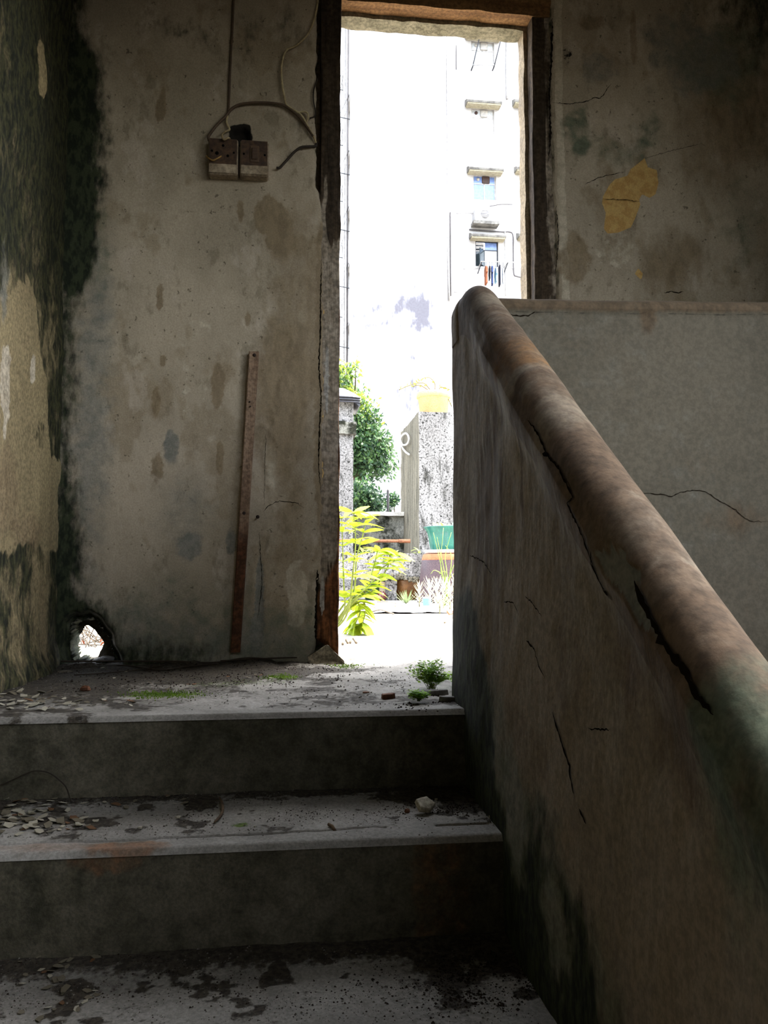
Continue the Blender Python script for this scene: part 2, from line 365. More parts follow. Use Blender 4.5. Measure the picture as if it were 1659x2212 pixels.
zz = np.linspace(0, ZC, nz); el = edgeL(zz); tt = np.linspace(0, 1, nx)
U = XL - .03 + (el[:, None] - XL + .03) * tt[None]; Vv = np.repeat(zz[:, None], nx, 1)
u, v, F = holed_grid(U, Vv, hole_in, h)
y = YW0 - disp_left(u, v)
VV = np.stack([u, y, v], 1)
# rim of the hole and of the jamb edge, going back into the wall
F = F.tolist(); VL = VV.tolist()
from collections import Counter
ec = Counter()
for f in F:
    for a, b in zip(f, f[1:] + f[:1]): ec[(min(a, b), max(a, b))] += 1
ed = {}
for f in F:
    for a, b in zip(f, f[1:] + f[:1]):
        if ec[(min(a, b), max(a, b))] == 1:
            inner = polyd(np.array([u[a], u[b]]), np.array([v[a], v[b]]), hole_in).max() > -.02
            if inner or (a % nx == nx - 1 and b % nx == nx - 1): ed[(a, b)] = inner
cx, cz = np.mean(hole_in, 0); bk = {}
def back(i, inner):
    if i not in bk:
        ids = [i]
        for k, (fy, sc) in enumerate(((.045, 1.0), (.09, .94), (YW1 - YW0 + .002, .90))):
            s = sc if inner else 1.0; j = random.Random(i * 3 + k).uniform(-.006, .006)
            VL.append([cx + (u[i] - cx) * s + (j if inner else 0), YW0 + fy, cz + (v[i] - cz) * s + (j if inner else 0)]); ids.append(len(VL) - 1)
        bk[i] = ids
    return bk[i]
for (a, b), inner in ed.items():
    A = back(a, inner); B = back(b, inner)
    for k in range(3): F.append([B[k], A[k], A[k + 1], B[k + 1]])
VL = np.array(VL); mk = wall_masks_left(VL[:, 0], VL[:, 2])
deep = VL[:, 1] > YW0 + .03
mk['brown'] = np.where(deep, .9, mk['brown']); mk['mold'] = np.where(deep, .78, mk['mold']); mk['soot'] = np.where(deep, 0, mk['soot'])  # inner faces of the break set dark brown
wl_left = mobj('plaster_left_of_door', VL, F, plaster, wall_back, True, mk)
# outer skin of the same wall, with the smaller break through it
Uo, Vo = np.meshgrid(np.linspace(XL - .12, .185, 90), np.linspace(-.4, ZC, 260))
uo, vo, Fo = holed_grid(Uo, Vo, hole_out, .011)
mobj('outer_skin', np.stack([uo, uo * 0 + YW1, vo], 1), Fo, shell_m, wall_back)
# ---- back wall, right of the doorway
def edgeR(z):
    z = np.asarray(z, float)
    return np.interp(z, [0, bw(0, 600)[1], bw(0, 300)[1], bw(0, 150)[1], ZC], [bw(1200, 600)[0], bw(1200, 600)[0], bw(1190, 300)[0], bw(1186, 150)[0], bw(1184, 0)[0]]) + (fbm(z * 0 + 1.3, z, 22, 4, 15) - .5) * .014
nx2 = 176; z2 = np.linspace(.5, ZC, 412); er = edgeR(z2)
U = er[:, None] + (XR + .02 - er[:, None]) * np.linspace(0, 1, nx2)[None]; Vv = np.repeat(z2[:, None], nx2, 1); u = U.ravel(); v = Vv.ravel()
ochre_poly = [bw(*p) for p in ((1392, 342), (1399, 362), (1418, 368), (1422, 395), (1416, 420), (1402, 428), (1386, 420), (1380, 432), (1383, 442), (1372, 470), (1362, 492), (1335, 503), (1312, 505), (1304, 495), (1308, 460), (1300, 440), (1302, 425), (1316, 400), (1328, 388), (1355, 380), (1362, 366), (1380, 352))]
spot_poly = [bw(*p) for p in ((1378, 580), (1388, 592), (1384, 606), (1370, 592))]
c = fbm(u, v, 3.0, 4, 71)
mk = {}
mk['ochre'] = np.clip(.5 + 40 * np.maximum(polyd(u, v, ochre_poly), polyd(u, v, spot_poly)), 0, 1)
gapm = (u - edgeR(v))
mk['mold'] = .28 * sstep(1.55, 1.80, u + (c - .5) * .2) + .22 * sstep(2.05, 2.5, v + (c - .5) * .3) * sstep(1.2, 1.6, u) + blob(u, v, bw(1225, 120), .03, .04, .4, .8, .9) + .15 * sstep(2.2, 2.4, v)  # darker toward the right corner and the top
mk['mold'] += .8 * (1 - sstep(0.0, .014, np.abs(gapm - .008))) * fbm(u, v, 20, 3, 4)
mk['brown'] = .45 * sstep(.45, .62, c) + blob(u, v, bw(1240, 560), .06, .10, .8, .3) + blob(u, v, bw(1280, 50), .06, .03, .6, .4) + blob(u, v, bw(1300, 140), .09, .08, .45, .3) + blob(u, v, bw(1550, 280), .2, .25, .5, .6) + blob(u, v, bw(1450, 560), .12, .1, .45, .5) + blob(u, v, bw(1368, 80), .015, .12, .6, .4)
mk['green'] = blob(u, v, bw(1245, 275), .06, .10, .62, .8, .8) + blob(u, v, bw(1400, 280), .06, .08, .52, .9, .8) + blob(u, v, bw(1330, 330), .13, .07, .45, .6) + blob(u, v, bw(1560, 130), .25, .2, .55, .6) + blob(u, v, bw(1600, 480), .12, .25, .4, .6)
mk['grey'] = blob(u, v, bw(1480, 120), .18, .16, .55, .25, .5, 8) + blob(u, v, bw(1290, 150), .07, .07, .5, .25, .5, 9)
mk['pale'] = blob(u, v, bw(1330, 540), .1, .1, .5, .5) + .8 * (1 - sstep(.008, .022, np.abs(gapm - .035)))
mk['soot'] = .9 * (1 - sstep(.0, .010, gapm)) * sstep(.35, .6, fbm(u, v, 14, 3, 6)) + blob(u, v, bw(1228, 118), .016, .026, .62, .6, 1.2)
d = (fbm(u, v, 2.5, 4, 60) - .5) * .012 + (fbm(u, v, 18, 3, 64) - .5) * .003 - .012 * (1 - sstep(0, .012, gapm)) - .0025 * sstep(0, .002, polyd(u, v, ochre_poly)) + .004 * sstep(-.01, .01, gapm - .022)
VR = np.stack([u, YW0 - d, v], 1); n0 = len(VR); FR = gridF(nx2, 412).tolist()
col0 = np.arange(412) * nx2; VB = VR[col0].copy(); VB[:, 1] = YW0 + .07; VR = np.vstack([VR, VB])
for k in range(411): FR.append([int(col0[k]), int(col0[k + 1]), n0 + k + 1, n0 + k])
mk = {q: np.concatenate([a, a[col0]]) for q, a in mk.items()}
mobj('plaster_right_of_door', VR, FR, plaster, wall_back, True, mk)
mobj('outer_skin', *box(.90, XR + .12, YW1 - .03, YW1, -.4, ZC), shell_m, wall_back)
mobj('wall_foot', *box(.98, XR, YW0 + .005, YW1 - .03, -.02, .55), shell_m, wall_back)
mobj('wall_over_door', *box(.10, .98, YW0 + .004, YW1, 2.40, ZC), shell_m, wall_back)
# masonry reveal and lintel behind the timber frame
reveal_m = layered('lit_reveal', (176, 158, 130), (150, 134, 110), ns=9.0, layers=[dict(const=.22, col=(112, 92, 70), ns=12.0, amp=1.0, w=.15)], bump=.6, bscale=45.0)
lintel_m = layered('lintel_concrete', (150, 142, 118), (120, 114, 92), ns=14.0, layers=[dict(const=.2, col=(84, 76, 50), ns=18.0, amp=1.0, w=.2)], bump=.7, bscale=45.0)
def rough_box(x0, x1, y0, y1, z0, z1, step, amp, seed):
    """box whose faces are gridded and roughened"""
    V = []; F = []
    for ax in range(3):
        lo = (x0, y0, z0); hi = (x1, y1, z1); o = [k for k in range(3) if k != ax]
        n = [max(2, int((hi[k] - lo[k]) / step) + 1) for k in o]
        for s in (0, 1):
            A, B = np.meshgrid(np.linspace(lo[o[0]], hi[o[0]], n[0]), np.linspace(lo[o[1]], hi[o[1]], n[1])); P = np.zeros((A.size, 3))
            P[:, o[0]] = A.ravel(); P[:, o[1]] = B.ravel(); P[:, ax] = hi[ax] if s else lo[ax]
            f = gridF(n[0], n[1]) + len(V); V += P.tolist(); F += (f[:, ::-1] if (s == 0) != (ax == 1) else f).tolist()
    V = np.array(V); q = V * 1.0
    for k in range(3):
        a, b = [j for j in range(3) if j != k]
        V[:, k] += (fbm(q[:, a] + q[:, k] * .7 + seed, q[:, b] + q[:, k] * .4, 14, 4, seed + k) - .5) * amp
    return V, F
mobj('door_reveal', *rough_box(.862, .97, YW0 + .066, YW1 + .004, -.02, 2.36, .012, .007, 5), reveal_m, wall_back, True)
mobj('door_reveal', *rough_box(.10, .178, YW0 + .066, YW1 + .004, -.02, 2.36, .012, .014, 9), reveal_m, wall_back, True)
mobj('lintel', *rough_box(.10, .97, YW0 + .066, YW1 + .006, 2.285, 2.42, .012, .012, 7), lintel_m, wall_back, True)

# ---- the timber door frame
wood_dark = layered('frame_timber', (84, 70, 54), (58, 48, 38), ns=5.0, stretch=(6, 6, .5), layers=[dict(attr='paint', col=(172, 158, 140), col2=(150, 136, 118), ns=22.0, amp=.5, w=.07, stretch=(1, 1, .4)), dict(attr='bare', col=(134, 86, 50), col2=(92, 58, 34), cs=30.0, ns=20.0, amp=.5, w=.12, stretch=(3, 3, .3)), dict(attr='flake', col=(176, 170, 160), ns=40.0, amp=.35, w=.05)], bump=.9, bscale=30.0, speck=.3, speckscale=60.0)
wood_head = layered('head_timber', (150, 112, 72), (118, 84, 52), ns=4.0, stretch=(.6, 6, 6), layers=[dict(const=.18, col=(70, 48, 32), ns=6.0, amp=1.1, w=.12, stretch=(.5, 8, 8))], bump=.6, bscale=25.0)
door_1 = empty('door_1', (.53, YW0, 0)); tag(door_1, 'rotten timber frame of the open doorway', None, None, 'structure')
def jamb(name, x0, x1, yf, yb, z0, z1, cut=None, seed=1, bare=True):
    nX, nZ, nY = 15, 480, 9; zs = np.linspace(z0, z1, nZ); rows = []
    per = [(x0 + (x1 - x0) * k / (nX - 1), yf) for k in range(nX)] + [(x1, yf + (yb - yf) * k / (nY - 1)) for k in range(1, nY)] + [(x1 - (x1 - x0) * k / (nX - 1), yb) for k in range(1, nX)] + [(x0, yb - (yb - yf) * k / (nY - 1)) for k in range(1, nY - 1)]
    per = np.array(per); n = len(per); X = np.tile(per[:, 0], (nZ, 1)); Yy = np.tile(per[:, 1], (nZ, 1)); Z = np.repeat(zs[:, None], n, 1)
    X = X + (fbm(Z, Yy * 3 + X * 3, 9, 4, seed) - .5) * .010; Yy = Yy + (fbm(X * 6, Z, 7, 4, seed + 3) - .5) * .010 + (fbm(X * 30, Z * 2, 8, 3, seed + 5) - .5) * .006
    if cut is not None:      # rotted, slanting lower end
        zl = cut(X) ; Z = z1 - (z1 - Z) * (z1 - zl) / (z1 - z0)
    low = 1 - sstep(.10, .36, Z); Yy = Yy + low * (fbm(X * 40, Z, 9, 4, seed + 8) - .5) * .022 + low * .004
    V = np.stack([X.ravel(), Yy.ravel(), Z.ravel()], 1); F = []
    for j in range(nZ - 1):
        for k in range(n):
            k2 = (k + 1) % n; F.append((j * n + k, j * n + k2, (j + 1) * n + k2, (j + 1) * n + k))
    F.append(tuple(range(n))[::-1]); F.append(tuple((nZ - 1) * n + k for k in range(n)))
    x, z = V[:, 0], V[:, 2]; att = {}
    if bare:
        att['paint'] = .9 * (1 - sstep(1.35, 1.75, z + (fbm(x * 8, z, 4, 3) - .5) * .5)) * sstep(.16, .36, z + (fbm(x * 9, z, 9, 3, 5) - .5) * .3)
        att['bare'] = .95 * (1 - sstep(.20, .46, z + (x - x0) * -2.0 + .1)) + .75 * sstep(.10, .02, (x1 - x) / (x1 - x0)) * (z < 1.2)
        att['flake'] = blob(x, z, (bw(703, 0)[0], bw(0, 1290)[1]), .008, .07, .75, .3) + blob(x, z, (bw(710, 0)[0], bw(0, 800)[1]), .008, .12, 1.0, .1)
    else:
        att['paint'] = .30 * np.ones(len(x)) + .4 * (x > x1 - .03) * fbm(x * 4, z, 6, 3); att['bare'] = .25 * (z < 1.4); att['flake'] = 0 * x
    return mobj(name, V, F, wood_dark, door_1, True, att, loc=None)
def fix(o): o.matrix_parent_inverse = o.parent.matrix_world.inverted() if False else Matrix.Translation(-o.parent.location)
cutL = lambda X: np.interp(X, [.112, .150, .165, .188], [.085, .080, .045, .012]) + (fbm(X * 60, X * 0, 6, 2) - .5) * .01
o = jamb('jamb', .119, .188, YW0 + .004, YW0 + .07, 0.0, 2.36, cutL, 3); fix(o)
o = jamb('jamb', .876, .950, YW0 + .008, YW0 + .07, 0.0, 2.36, None, 13, False); fix(o)
hd = rough_box(.119, .95, YW0 + .002, YW0 + .068, 2.300, 2.40, .012, .010, 21); o = mobj('frame_head', *hd, wood_head, door_1, True); fix(o)
gap_m = plain('gap_dark', (22, 18, 14), 1.0, 0.0, speck=0, bump=0)
# lump of broken concrete under the rotted jamb
lump = rough_box(.085, .205, YW0 - .03, YW1 - .01, -.01, .085, .008, .03, 33)
LV = lump[0]; LV[:, 2] *= np.interp(LV[:, 0], [.07, .12, .15, .17, .21], [.25, .55, .70, .50, .10]); LV[:, 1] = YW0 + (LV[:, 1] - YW0) * np.interp(LV[:, 2], [0, .08], [1.0, .6])
lump_m = layered('broken_concrete', (150, 140, 120), (118, 110, 94), ns=14.0, bump=.9, bscale=40.0, speck=.35)
mobj('concrete_lump', LV, lump[1], lump_m, wall_back, True)

# cracks in the back wall
pl_back = lambda a, b, o: (a, YW0 - float(disp_left(np.array([a]), np.array([b]))[0]) - o, b)
d_right = lambda a, b: float(((fbm(np.array([a]), np.array([b]), 2.5, 4, 60) - .5) * .012 + (fbm(np.array([a]), np.array([b]), 18, 3, 64) - .5) * .003 + .004)[0])
pl_backr = lambda a, b, o: (a, YW0 - d_right(a, b) - o, b)
for k, (pts, w) in enumerate([([(694, 560), (692, 700), (689, 790), (694, 860), (690, 930), (688, 1000), (692, 1060)], .006), ([(568, 1106), (580, 1092), (604, 1082), (640, 1086), (656, 1098)], .003), ([(560, 1150), (566, 1260), (556, 1340)], .003), ([(575, 930), (572, 1000), (570, 1100)], .0015), ([(686, 1230), (684, 1290), (682, 1350), (684, 1392)], .012)]):
    crack([bw(*p) for p in pts], w, wall_back, pl_back, .0012, k)
for k, (pts, w) in enumerate([([(1190, 223), (1230, 226), (1270, 219), (1284, 212), (1296, 213), (1308, 198), (1320, 180)], .004), ([(1262, 400), (1290, 385), (1320, 378), (1350, 372)], .003), ([(1300, 431), (1325, 432), (1350, 433), (1386, 438)], .0025), ([(1432, 634), (1450, 630), (1462, 634), (1475, 630)], .005), ([(1390, 345), (1430, 332), (1470, 322), (1520, 310)], .002), ([(1200, 440), (1206, 520), (1198, 600)], .004), ([(1192, 40), (1190, 130), (1186, 200), (1188, 300), (1184, 350)], .010)]):
    crack([bw(*p) for p in pts], w, wall_back, pl_backr, .0014, 20 + k)

# ---- left wall
def lw(x, y): p = onX(x, y, XL); return (p[1], p[2])
ny, nzl = 270, 560; Yg = np.concatenate([np.linspace(.55, 1.70, 70)[:-1], np.linspace(1.70, YW0 + .01, 201)]); U, Vv = np.meshgrid(Yg, np.linspace(-.85, ZC, nzl)); u = U.ravel(); v = Vv.ravel()
c = fbm(u, v, 5, 4, 81)
clean1 = [lw(*p) for p in ((-60, 640), (20, 632), (60, 600), (78, 650), (80, 760), (98, 820), (104, 930), (108, 990), (128, 1000), (126, 1100), (124, 1190), (90, 1180), (60, 1170), (30, 1190), (-60, 1200))]
clean2 = [lw(*p) for p in ((78, 100), (88, 84), (97, 95), (98, 190), (92, 214), (80, 205))]
cl = np.maximum(polyd(u, v, clean1), polyd(u, v, clean2) * 3) + (fbm(u * 2, v, 18, 4, 5) - .5) * .05
mold = .80 - 1.0 * sstep(-.012, .016, cl) + .75 * (c - .5)
mold += blob(u, v, lw(75, 930), .10, .05, .8, .6, .8, 3) + blob(u, v, lw(10, 960), .1, .03, .45, .6, .8, 3) + .22 * (1 - sstep(0, .15, YW0 - u))
mold -= .34 * sstep(.35, .65, fbm(u, v * .5, 14, 4, 12)) * (1 - sstep(1.0, 1.25, v)) + blob(u, v, lw(80, 1330), .08, .12, .3, .7) + blob(u, v, lw(15, 80), .08, .15, .2, .5)
mold -= blob(u, v, lw(70, 480), .12, .22, .16, .8)
mk = dict(mold=mold, brown=.45 * fbm(u * 2, v * .5, 9, 4, 14) + blob(u, v, lw(15, 1040), .1, .12, .5, .5) + blob(u, v, lw(60, 1150), .12, .05, .5, .5), grey=blob(u, v, lw(8, 540), .05, .16, .8, .3), pale=blob(u, v, lw(12, 840), .06, .12, .7, .4) + blob(u, v, lw(70, 800), .03, .06, .6, .4))
d = (fbm(u, v, 3, 4, 90) - .5) * .03 + (fbm(u, v, 20, 4, 92) - .5) * .009 + .003 * sstep(-.004, .004, cl) - .012 * sstep(.3, 0, v) * 0
d += .035 * sstep(.10, .0, v) * sstep(-.04, .0, v) * fbm(u, v, 12, 3, 7) * sstep(1.80, 1.9, u)
wall_left = empty('wall_left'); tag(wall_left, 'mouldy green stained side wall of the stairs', None, None, 'structure')
mobj('mouldy_plaster', np.stack([XL + d, u, v], 1), gridF(ny, nzl), plaster_left, wall_left, True, mk)
mobj('wall_body', *box(XL - .14, XL - .012, -1.35, YW1, -1.45, ZC), shell_m, wall_left)
mobj('wall_near', *box(XL - .02, XL, -1.3, .56, -1.45, ZC), shell_m, wall_left)

# ---- right wall with an added window for fill light, wall behind the viewer, ceiling, lower floor
wall_right = empty('wall_right'); tag(wall_right, 'plaster wall beyond the parapet with an added unseen window', None, None, 'structure')
WY0, WY1, WZ0, WZ1 = -1.15, 1.32, .55, 2.42  # unseen opening, added to let fill light into the stairs
for b in ((XR, XR + .14, -1.35, WY0, -1.45, ZC), (XR, XR + .14, WY1, YW1, -1.45, ZC), (XR, XR + .14, WY0, WY1, -1.45, WZ0), (XR, XR + .14, WY0, WY1, WZ1, ZC)):
    mobj('wall_panel', *box(*b), shell_m, wall_right)
fill_window_1 = empty('fill_window_1', (XR + .07, (WY0 + WY1) / 2, WZ0)); tag(fill_window_1, 'unseen window frame added in the side wall for fill light', None, None, 'structure')
for b in ((XR + .04, XR + .09, WY0, WY0 + .04, WZ0, WZ1), (XR + .04, XR + .09, WY1 - .04, WY1, WZ0, WZ1), (XR + .04, XR + .09, WY0 + .04, WY1 - .04, WZ0, WZ0 + .04), (XR + .04, XR + .09, WY0 + .04, WY1 - .04, WZ1 - .04, WZ1), (XR + .05, XR + .08, .41, .44, WZ0 + .04, WZ1 - .04)):
    o = mobj('fill_window_frame', *bbox(*b), shell_m, fill_window_1); fix(o)
wall_front = empty('wall_front'); tag(wall_front, 'plaster wall at the foot of the stairs with an added unseen window', None, None, 'structure')
FX0, FX1, FZ0, FZ1 = .62, 1.62, 1.50, 2.42  # second unseen opening, added to brighten the back walls
for b in ((XL - .14, FX0, -1.47, -1.35, -1.45, ZC), (FX1, XR + .14, -1.47, -1.35, -1.45, ZC), (FX0, FX1, -1.47, -1.35, -1.45, FZ0), (FX0, FX1, -1.47, -1.35, FZ1, ZC)):
    mobj('wall_panel', *box(*b), shell_m, wall_front)
fill_window_2 = empty('fill_window_2', ((FX0 + FX1) / 2, -1.41, FZ0)); tag(fill_window_2, 'unseen high window added behind the viewer for fill light', None, None, 'structure')
for b in ((FX0, FX0 + .04, -1.43, -1.39, FZ0, FZ1), (FX1 - .04, FX1, -1.43, -1.39, FZ0, FZ1), (FX0 + .04, FX1 - .04, -1.43, -1.39, FZ0, FZ0 + .04), (FX0 + .04, FX1 - .04, -1.43, -1.39, FZ1 - .04, FZ1)):
    o = mobj('fill_window_frame', *bbox(*b), shell_m, fill_window_2); fix(o)
ceiling = mobj('ceiling', *box(XL - .14, XR + .14, -1.47, YW1 + .05, ZC, ZC + .14), shell_m); tag(ceiling, 'dark plaster ceiling over the stairs', None, None, 'structure')

# ---- landing and steps
floor = empty('floor'); tag(floor, 'dirty concrete landing before the doorway', None, None, 'structure')
nxf, nyf = 470, 240; Xg = np.concatenate([np.linspace(XL - .02, .56, 270), np.linspace(.57, XR, 60)]); Yg = np.linspace(YN[0] - .004, YW1 + .02, 230)
U, Vv = np.meshgrid(Xg, Yg); u = U.ravel(); v = Vv.ravel(); nxf, nyf = len(Xg), len(Yg); v = np.where(u > .47, np.maximum(v, 1.95), v)
def nose(yd, r=.012): return -np.where(yd < r, r - np.sqrt(np.maximum(r * r - (r - np.maximum(yd, 0)) ** 2, 0)), 0)
def floor_z(u, v): return (fbm(u, v, 3, 4, 100) - .5) * .012 + (fbm(u, v, 25, 3, 101) - .5) * .005 + .03 * sstep(YW0 - .14, YW0 + .0, v) * (1 - sstep(-.05, .25, u)) * fbm(u, v, 14, 3, 9)
zf = floor_z(u, v) * sstep(0, .04, v - YN[0]) + nose(v - YN[0]) 
def fz(x, y): return onZ(x, y, 0.0)[:2]
c = fbm(u, v, 6, 4, 111)
dirt = blob(u, v, fz(480, 1462), .26, .12, .5, .7, .6) + .75 * sstep(YW0 - .30, YW0 - .03, v + (c - .5) * .3) * (1 - sstep(-.1, .25, u)) + blob(u, v, fz(700, 1450), .14, .05, .5, .6) + .28 * sstep(.5, .66, fbm(u, v, 16, 4, 8)) + blob(u, v, fz(940, 1515), .12, .06, .6, .5) + .40 * (1 - sstep(-.5, -.2, u)) + .30 * sstep(.40, .62, c) * sstep(.03, .12, v - YN[0]) + .28 * sstep(.1, .45, v - YN[0]) * (1 - sstep(.0, .4, u))
moss = blob(u, v, fz(360, 1498), .10, .035, .62, .5, .6, 3) + blob(u, v, fz(610, 1463), .06, .035, .66, .5, .6, 4) + blob(u, v, fz(500, 1475), .22, .07, .42, .5, .6, 5) + blob(u, v, fz(745, 1442), .05, .03, .45, .5)
mk = dict(dirt=dirt, moss=moss, mold=.35 * sstep(YW0 - .45, YW0 - .1, v) * (1 - sstep(-.2, .3, u)), brown=blob(u, v, fz(240, 1510), .08, .03, .4, .6))
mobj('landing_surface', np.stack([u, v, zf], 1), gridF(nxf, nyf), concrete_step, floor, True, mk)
mobj('landing_slab', *box(XL, .46, YN[0] + .02, YW1, -.15, -.03), shell_m, floor); mobj('landing_slab', *box(.46, XR, 1.95, YW1, -.15, -.03), shell_m, floor)

stairs = empty('staircase'); tag(stairs, 'concrete stairs climbing to the landing', 'staircase', None, 'structure')
XS1 = .45
def riser_mesh(k):
    nxr, nzr = 240, 44; yk = YN[k]; z1 = ZT[k]; z0 = (ZT[k + 1] if k + 1 < len(ZT) else ZLOW) - .02
    U, Vv = np.meshgrid(np.linspace(XL - .02, XS1, nxr), np.linspace(z0, z1 - .012, nzr)); u = U.ravel(); v = Vv.ravel()
    d = (fbm(u, v, 4, 4, 120 + k) - .5) * .012 * sstep(z1 - .012, z1 - .05, v) - .012 * sstep(z0 + .03, z0, v)
    c = fbm(u, v, 7, 4, 130 + k)
    mk = dict(mold=.52 + .4 * (c - .5) + .2 * sstep(.2, .42, u), dirt=.55 * (1 - sstep(z0, z0 + .06, v + (c - .5) * .04)) + .42 * sstep(.5, .7, fbm(u, v, 12, 4, 3)) * sstep(z1 - .08, z1 - .01, v), moss=u * 0, brown=(blob(u, v, (.30, z1 - .09), .05, .12, .8, .5) + blob(u, v, (-.30, z1 - .01), .06, .03, .8, .5) if k == 1 else u * 0) + .3 * c)
    return np.stack([u, yk + d, v], 1), gridF(nxr, nzr), mk
def tread_z(k, u, v):
    s = (v - YN[k]) / .3
    g = -.010 * (1 - sstep(.002, .006, np.abs(v - (YN[k] + .060 + .012 * (u + .1)) + (fbm(u, v * 0, 12, 3, 6) - .5) * .008))) * (u > -.62) * (u < .40) * np.where((u > .20) & (u < .30), 0, 1) * (k == 1)
    return ZT[k] + (fbm(u, v, 4, 4, 140 + k) - .5) * .008 * sstep(0, .03, v - YN[k]) + (fbm(u, v, 28, 3, 141 + k) - .5) * .004 * sstep(0, .03, v - YN[k]) + .012 * sstep(.6, 1.0, s) + nose(v - YN[k]) + g
for k in range(1, len(YN)):
    st = empty('step'); st.parent = stairs
    fine = k < 3; nxt, nyt = (270, 96) if fine else (60, 16)
    U, Vv = np.meshgrid(np.linspace(XL - .02, XS1, nxt), np.linspace(YN[k] - .003, YN[k - 1] + .01, nyt)); u = U.ravel(); v = Vv.ravel(); c = fbm(u, v, 8, 4, 150 + k)
    back_d = YN[k - 1] - v
    dirt = .62 * (1 - sstep(.0, .10, back_d + (c - .5) * .12)) + .5 * sstep(.52, .66, fbm(u, v, 18, 4, 5 + k)) * sstep(.04, .10, v - YN[k]) + .6 * sstep(.22, .42, u + (c - .5) * .3) * sstep(.10, .2, v - YN[k]) + .35 * (1 - sstep(-.62, -.4, u)) + .22 * sstep(.35, .6, c) + (.16 if k >= 2 else 0)  # also darker in a strip along the back of the tread
    brown = (blob(u, v, (-.26, YN[1] + .02), .07, .03, .85, .5) + blob(u, v, (-.42, YN[1] + .03), .12, .03, .5, .6)) if k == 1 else u * 0
    crk = np.clip((tread_z(k, u, v) - ZT[k] + .006) * -300, 0, 1) if k == 1 else 0
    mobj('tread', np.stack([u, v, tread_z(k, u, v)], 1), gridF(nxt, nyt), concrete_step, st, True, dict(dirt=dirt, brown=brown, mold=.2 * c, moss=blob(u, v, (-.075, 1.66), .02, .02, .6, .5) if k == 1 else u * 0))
for k in range(0, len(YN)):
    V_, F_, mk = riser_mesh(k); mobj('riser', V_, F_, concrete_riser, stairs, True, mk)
mobj('stair_core', *box(XL, XS1 + .02, 1.30, 2.3, -.70, -.42), shell_m, stairs)
floor_low = mobj('floor_lower', *box(XL, XR, -1.35, 1.9, ZLOW - .15, ZLOW), shell_m); tag(floor_low, 'lower concrete floor at the foot of the stairs', None, None, 'structure')

# ---- the parapet: sloping wall beside the stairs, landing wall behind it
XF = .412; XO = .492; XC = (XF + XO) / 2; RC = .041
def zc(Y):
    Y = np.asarray(Y, float); s = .398 + .700 * (Y - 1.094); t = .930
    k = .035; hh = np.clip(.5 + .5 * (t - s) / k, 0, 1); return t * (1 - hh) + s * hh - k * hh * (1 - hh)
wall_parapet = empty('wall_parapet'); tag(wall_parapet, 'cracked plaster parapet with rounded coping beside the stairs', None, None, 'structure')
ys = np.linspace(-.5, 1.985, 497)
nf, na, nb = 300, 40, 40
def pf(x, y): p = onX(x, y, XF); return (p[1], p[2])
crk_main = [pf(*p) for p in ((1146, 905), (1165, 930), (1190, 985), (1215, 1010), (1240, 1060), (1246, 1075), (1240, 1088), (1262, 1130), (1275, 1165), (1290, 1230), (1302, 1268), (1322, 1295))]
crk_low = [pf(*p) for p in ((1372, 1255), (1385, 1290), (1400, 1320), (1425, 1370), (1450, 1410), (1485, 1450), (1510, 1500), (1550, 1545))]
grey_patch = [pf(*p) for p in ((1292, 1190), (1310, 1195), (1322, 1180), (1345, 1195), (1350, 1215), (1372, 1230), (1376, 1256), (1366, 1275), (1390, 1310), (1405, 1340), (1425, 1372), (1400, 1365), (1380, 1340), (1360, 1300), (1335, 1270), (1310, 1240), (1300, 1215))]
rows = []
for Y in ys:
    z = float(zc(Y)); zb = max(-1.32, z - 1.35)
    t = np.linspace(0, 1, nf) ** .8
    fz_ = zb + (z - .018 - zb) * t; fx = np.full(nf, XF); 
    bulge = sstep(.11, .02, z - fz_) * .012 * float(sstep(1.9, 1.6, np.array(Y))); fx = fx - bulge
    a = np.linspace(math.pi - .12, 0, na); fd = float(sstep(1.9, 1.6, np.array(Y))); ax_ = XC + (RC - .001 + .007 * fd) * np.cos(a); az = z + RC * (1.22 - .04 * fd) * np.sin(a) - .012 * fd * (a > 2.9)
    oz = np.linspace(z, zb, nb); ox = np.full(nb, XO + .003)
    rows.append(np.stack([np.concatenate([fx, ax_, ox]), np.full(nf + na + nb, Y), np.concatenate([fz_, az, oz])], 1))
P = np.array(rows); n_ = P.shape[1]; P = P.reshape(-1, 3); u = P[:, 1]; v = P[:, 2]; facef = (np.tile(np.arange(n_), len(ys)) < nf + 14)
copf = ((np.tile(np.arange(n_), len(ys)) >= nf - 14) & (np.tile(np.arange(n_), len(ys)) < nf + na))
d = (fbm(u, v, 2.2, 4, 160) - .5) * .022 + (fbm(u, v, 13, 3, 161) - .5) * .004
dm = polylined(u, v, crk_main); dl = polylined(u, v, crk_low); gp = polyd(u, v, grey_patch) + (fbm(u, v, 40, 3, 2) - .5) * .006
groove =  .006 * sstep(-.002, .002, gp)
idx_ = np.tile(np.arange(n_), len(ys)).astype(float); wgt = np.clip((nf + na * .55 - idx_) / (na * .5), 0, 1)
P[:, 0] += (-d + groove) * wgt; bmp = np.clip(1 - np.abs(idx_ - nf - na * .5) / (na * .6), 0, 1)
P[:, 2] += bmp * (fbm(u, v * .2, 7, 3, 165) - .5) * .018
stairline = np.interp(u, [.0, .3, .6, .9, 1.22, 1.54, 1.84, 2.0], [-1.1, -.90, -.74, -.56, -.36, -.185, 0, .02])
hgt = v - stairline; c = fbm(u, v, 5, 4, 170)
band = sstep(.30, .02, hgt + (c - .5) * .22 - .04 + .30 * sstep(1.9, 1.5, u) * 0)
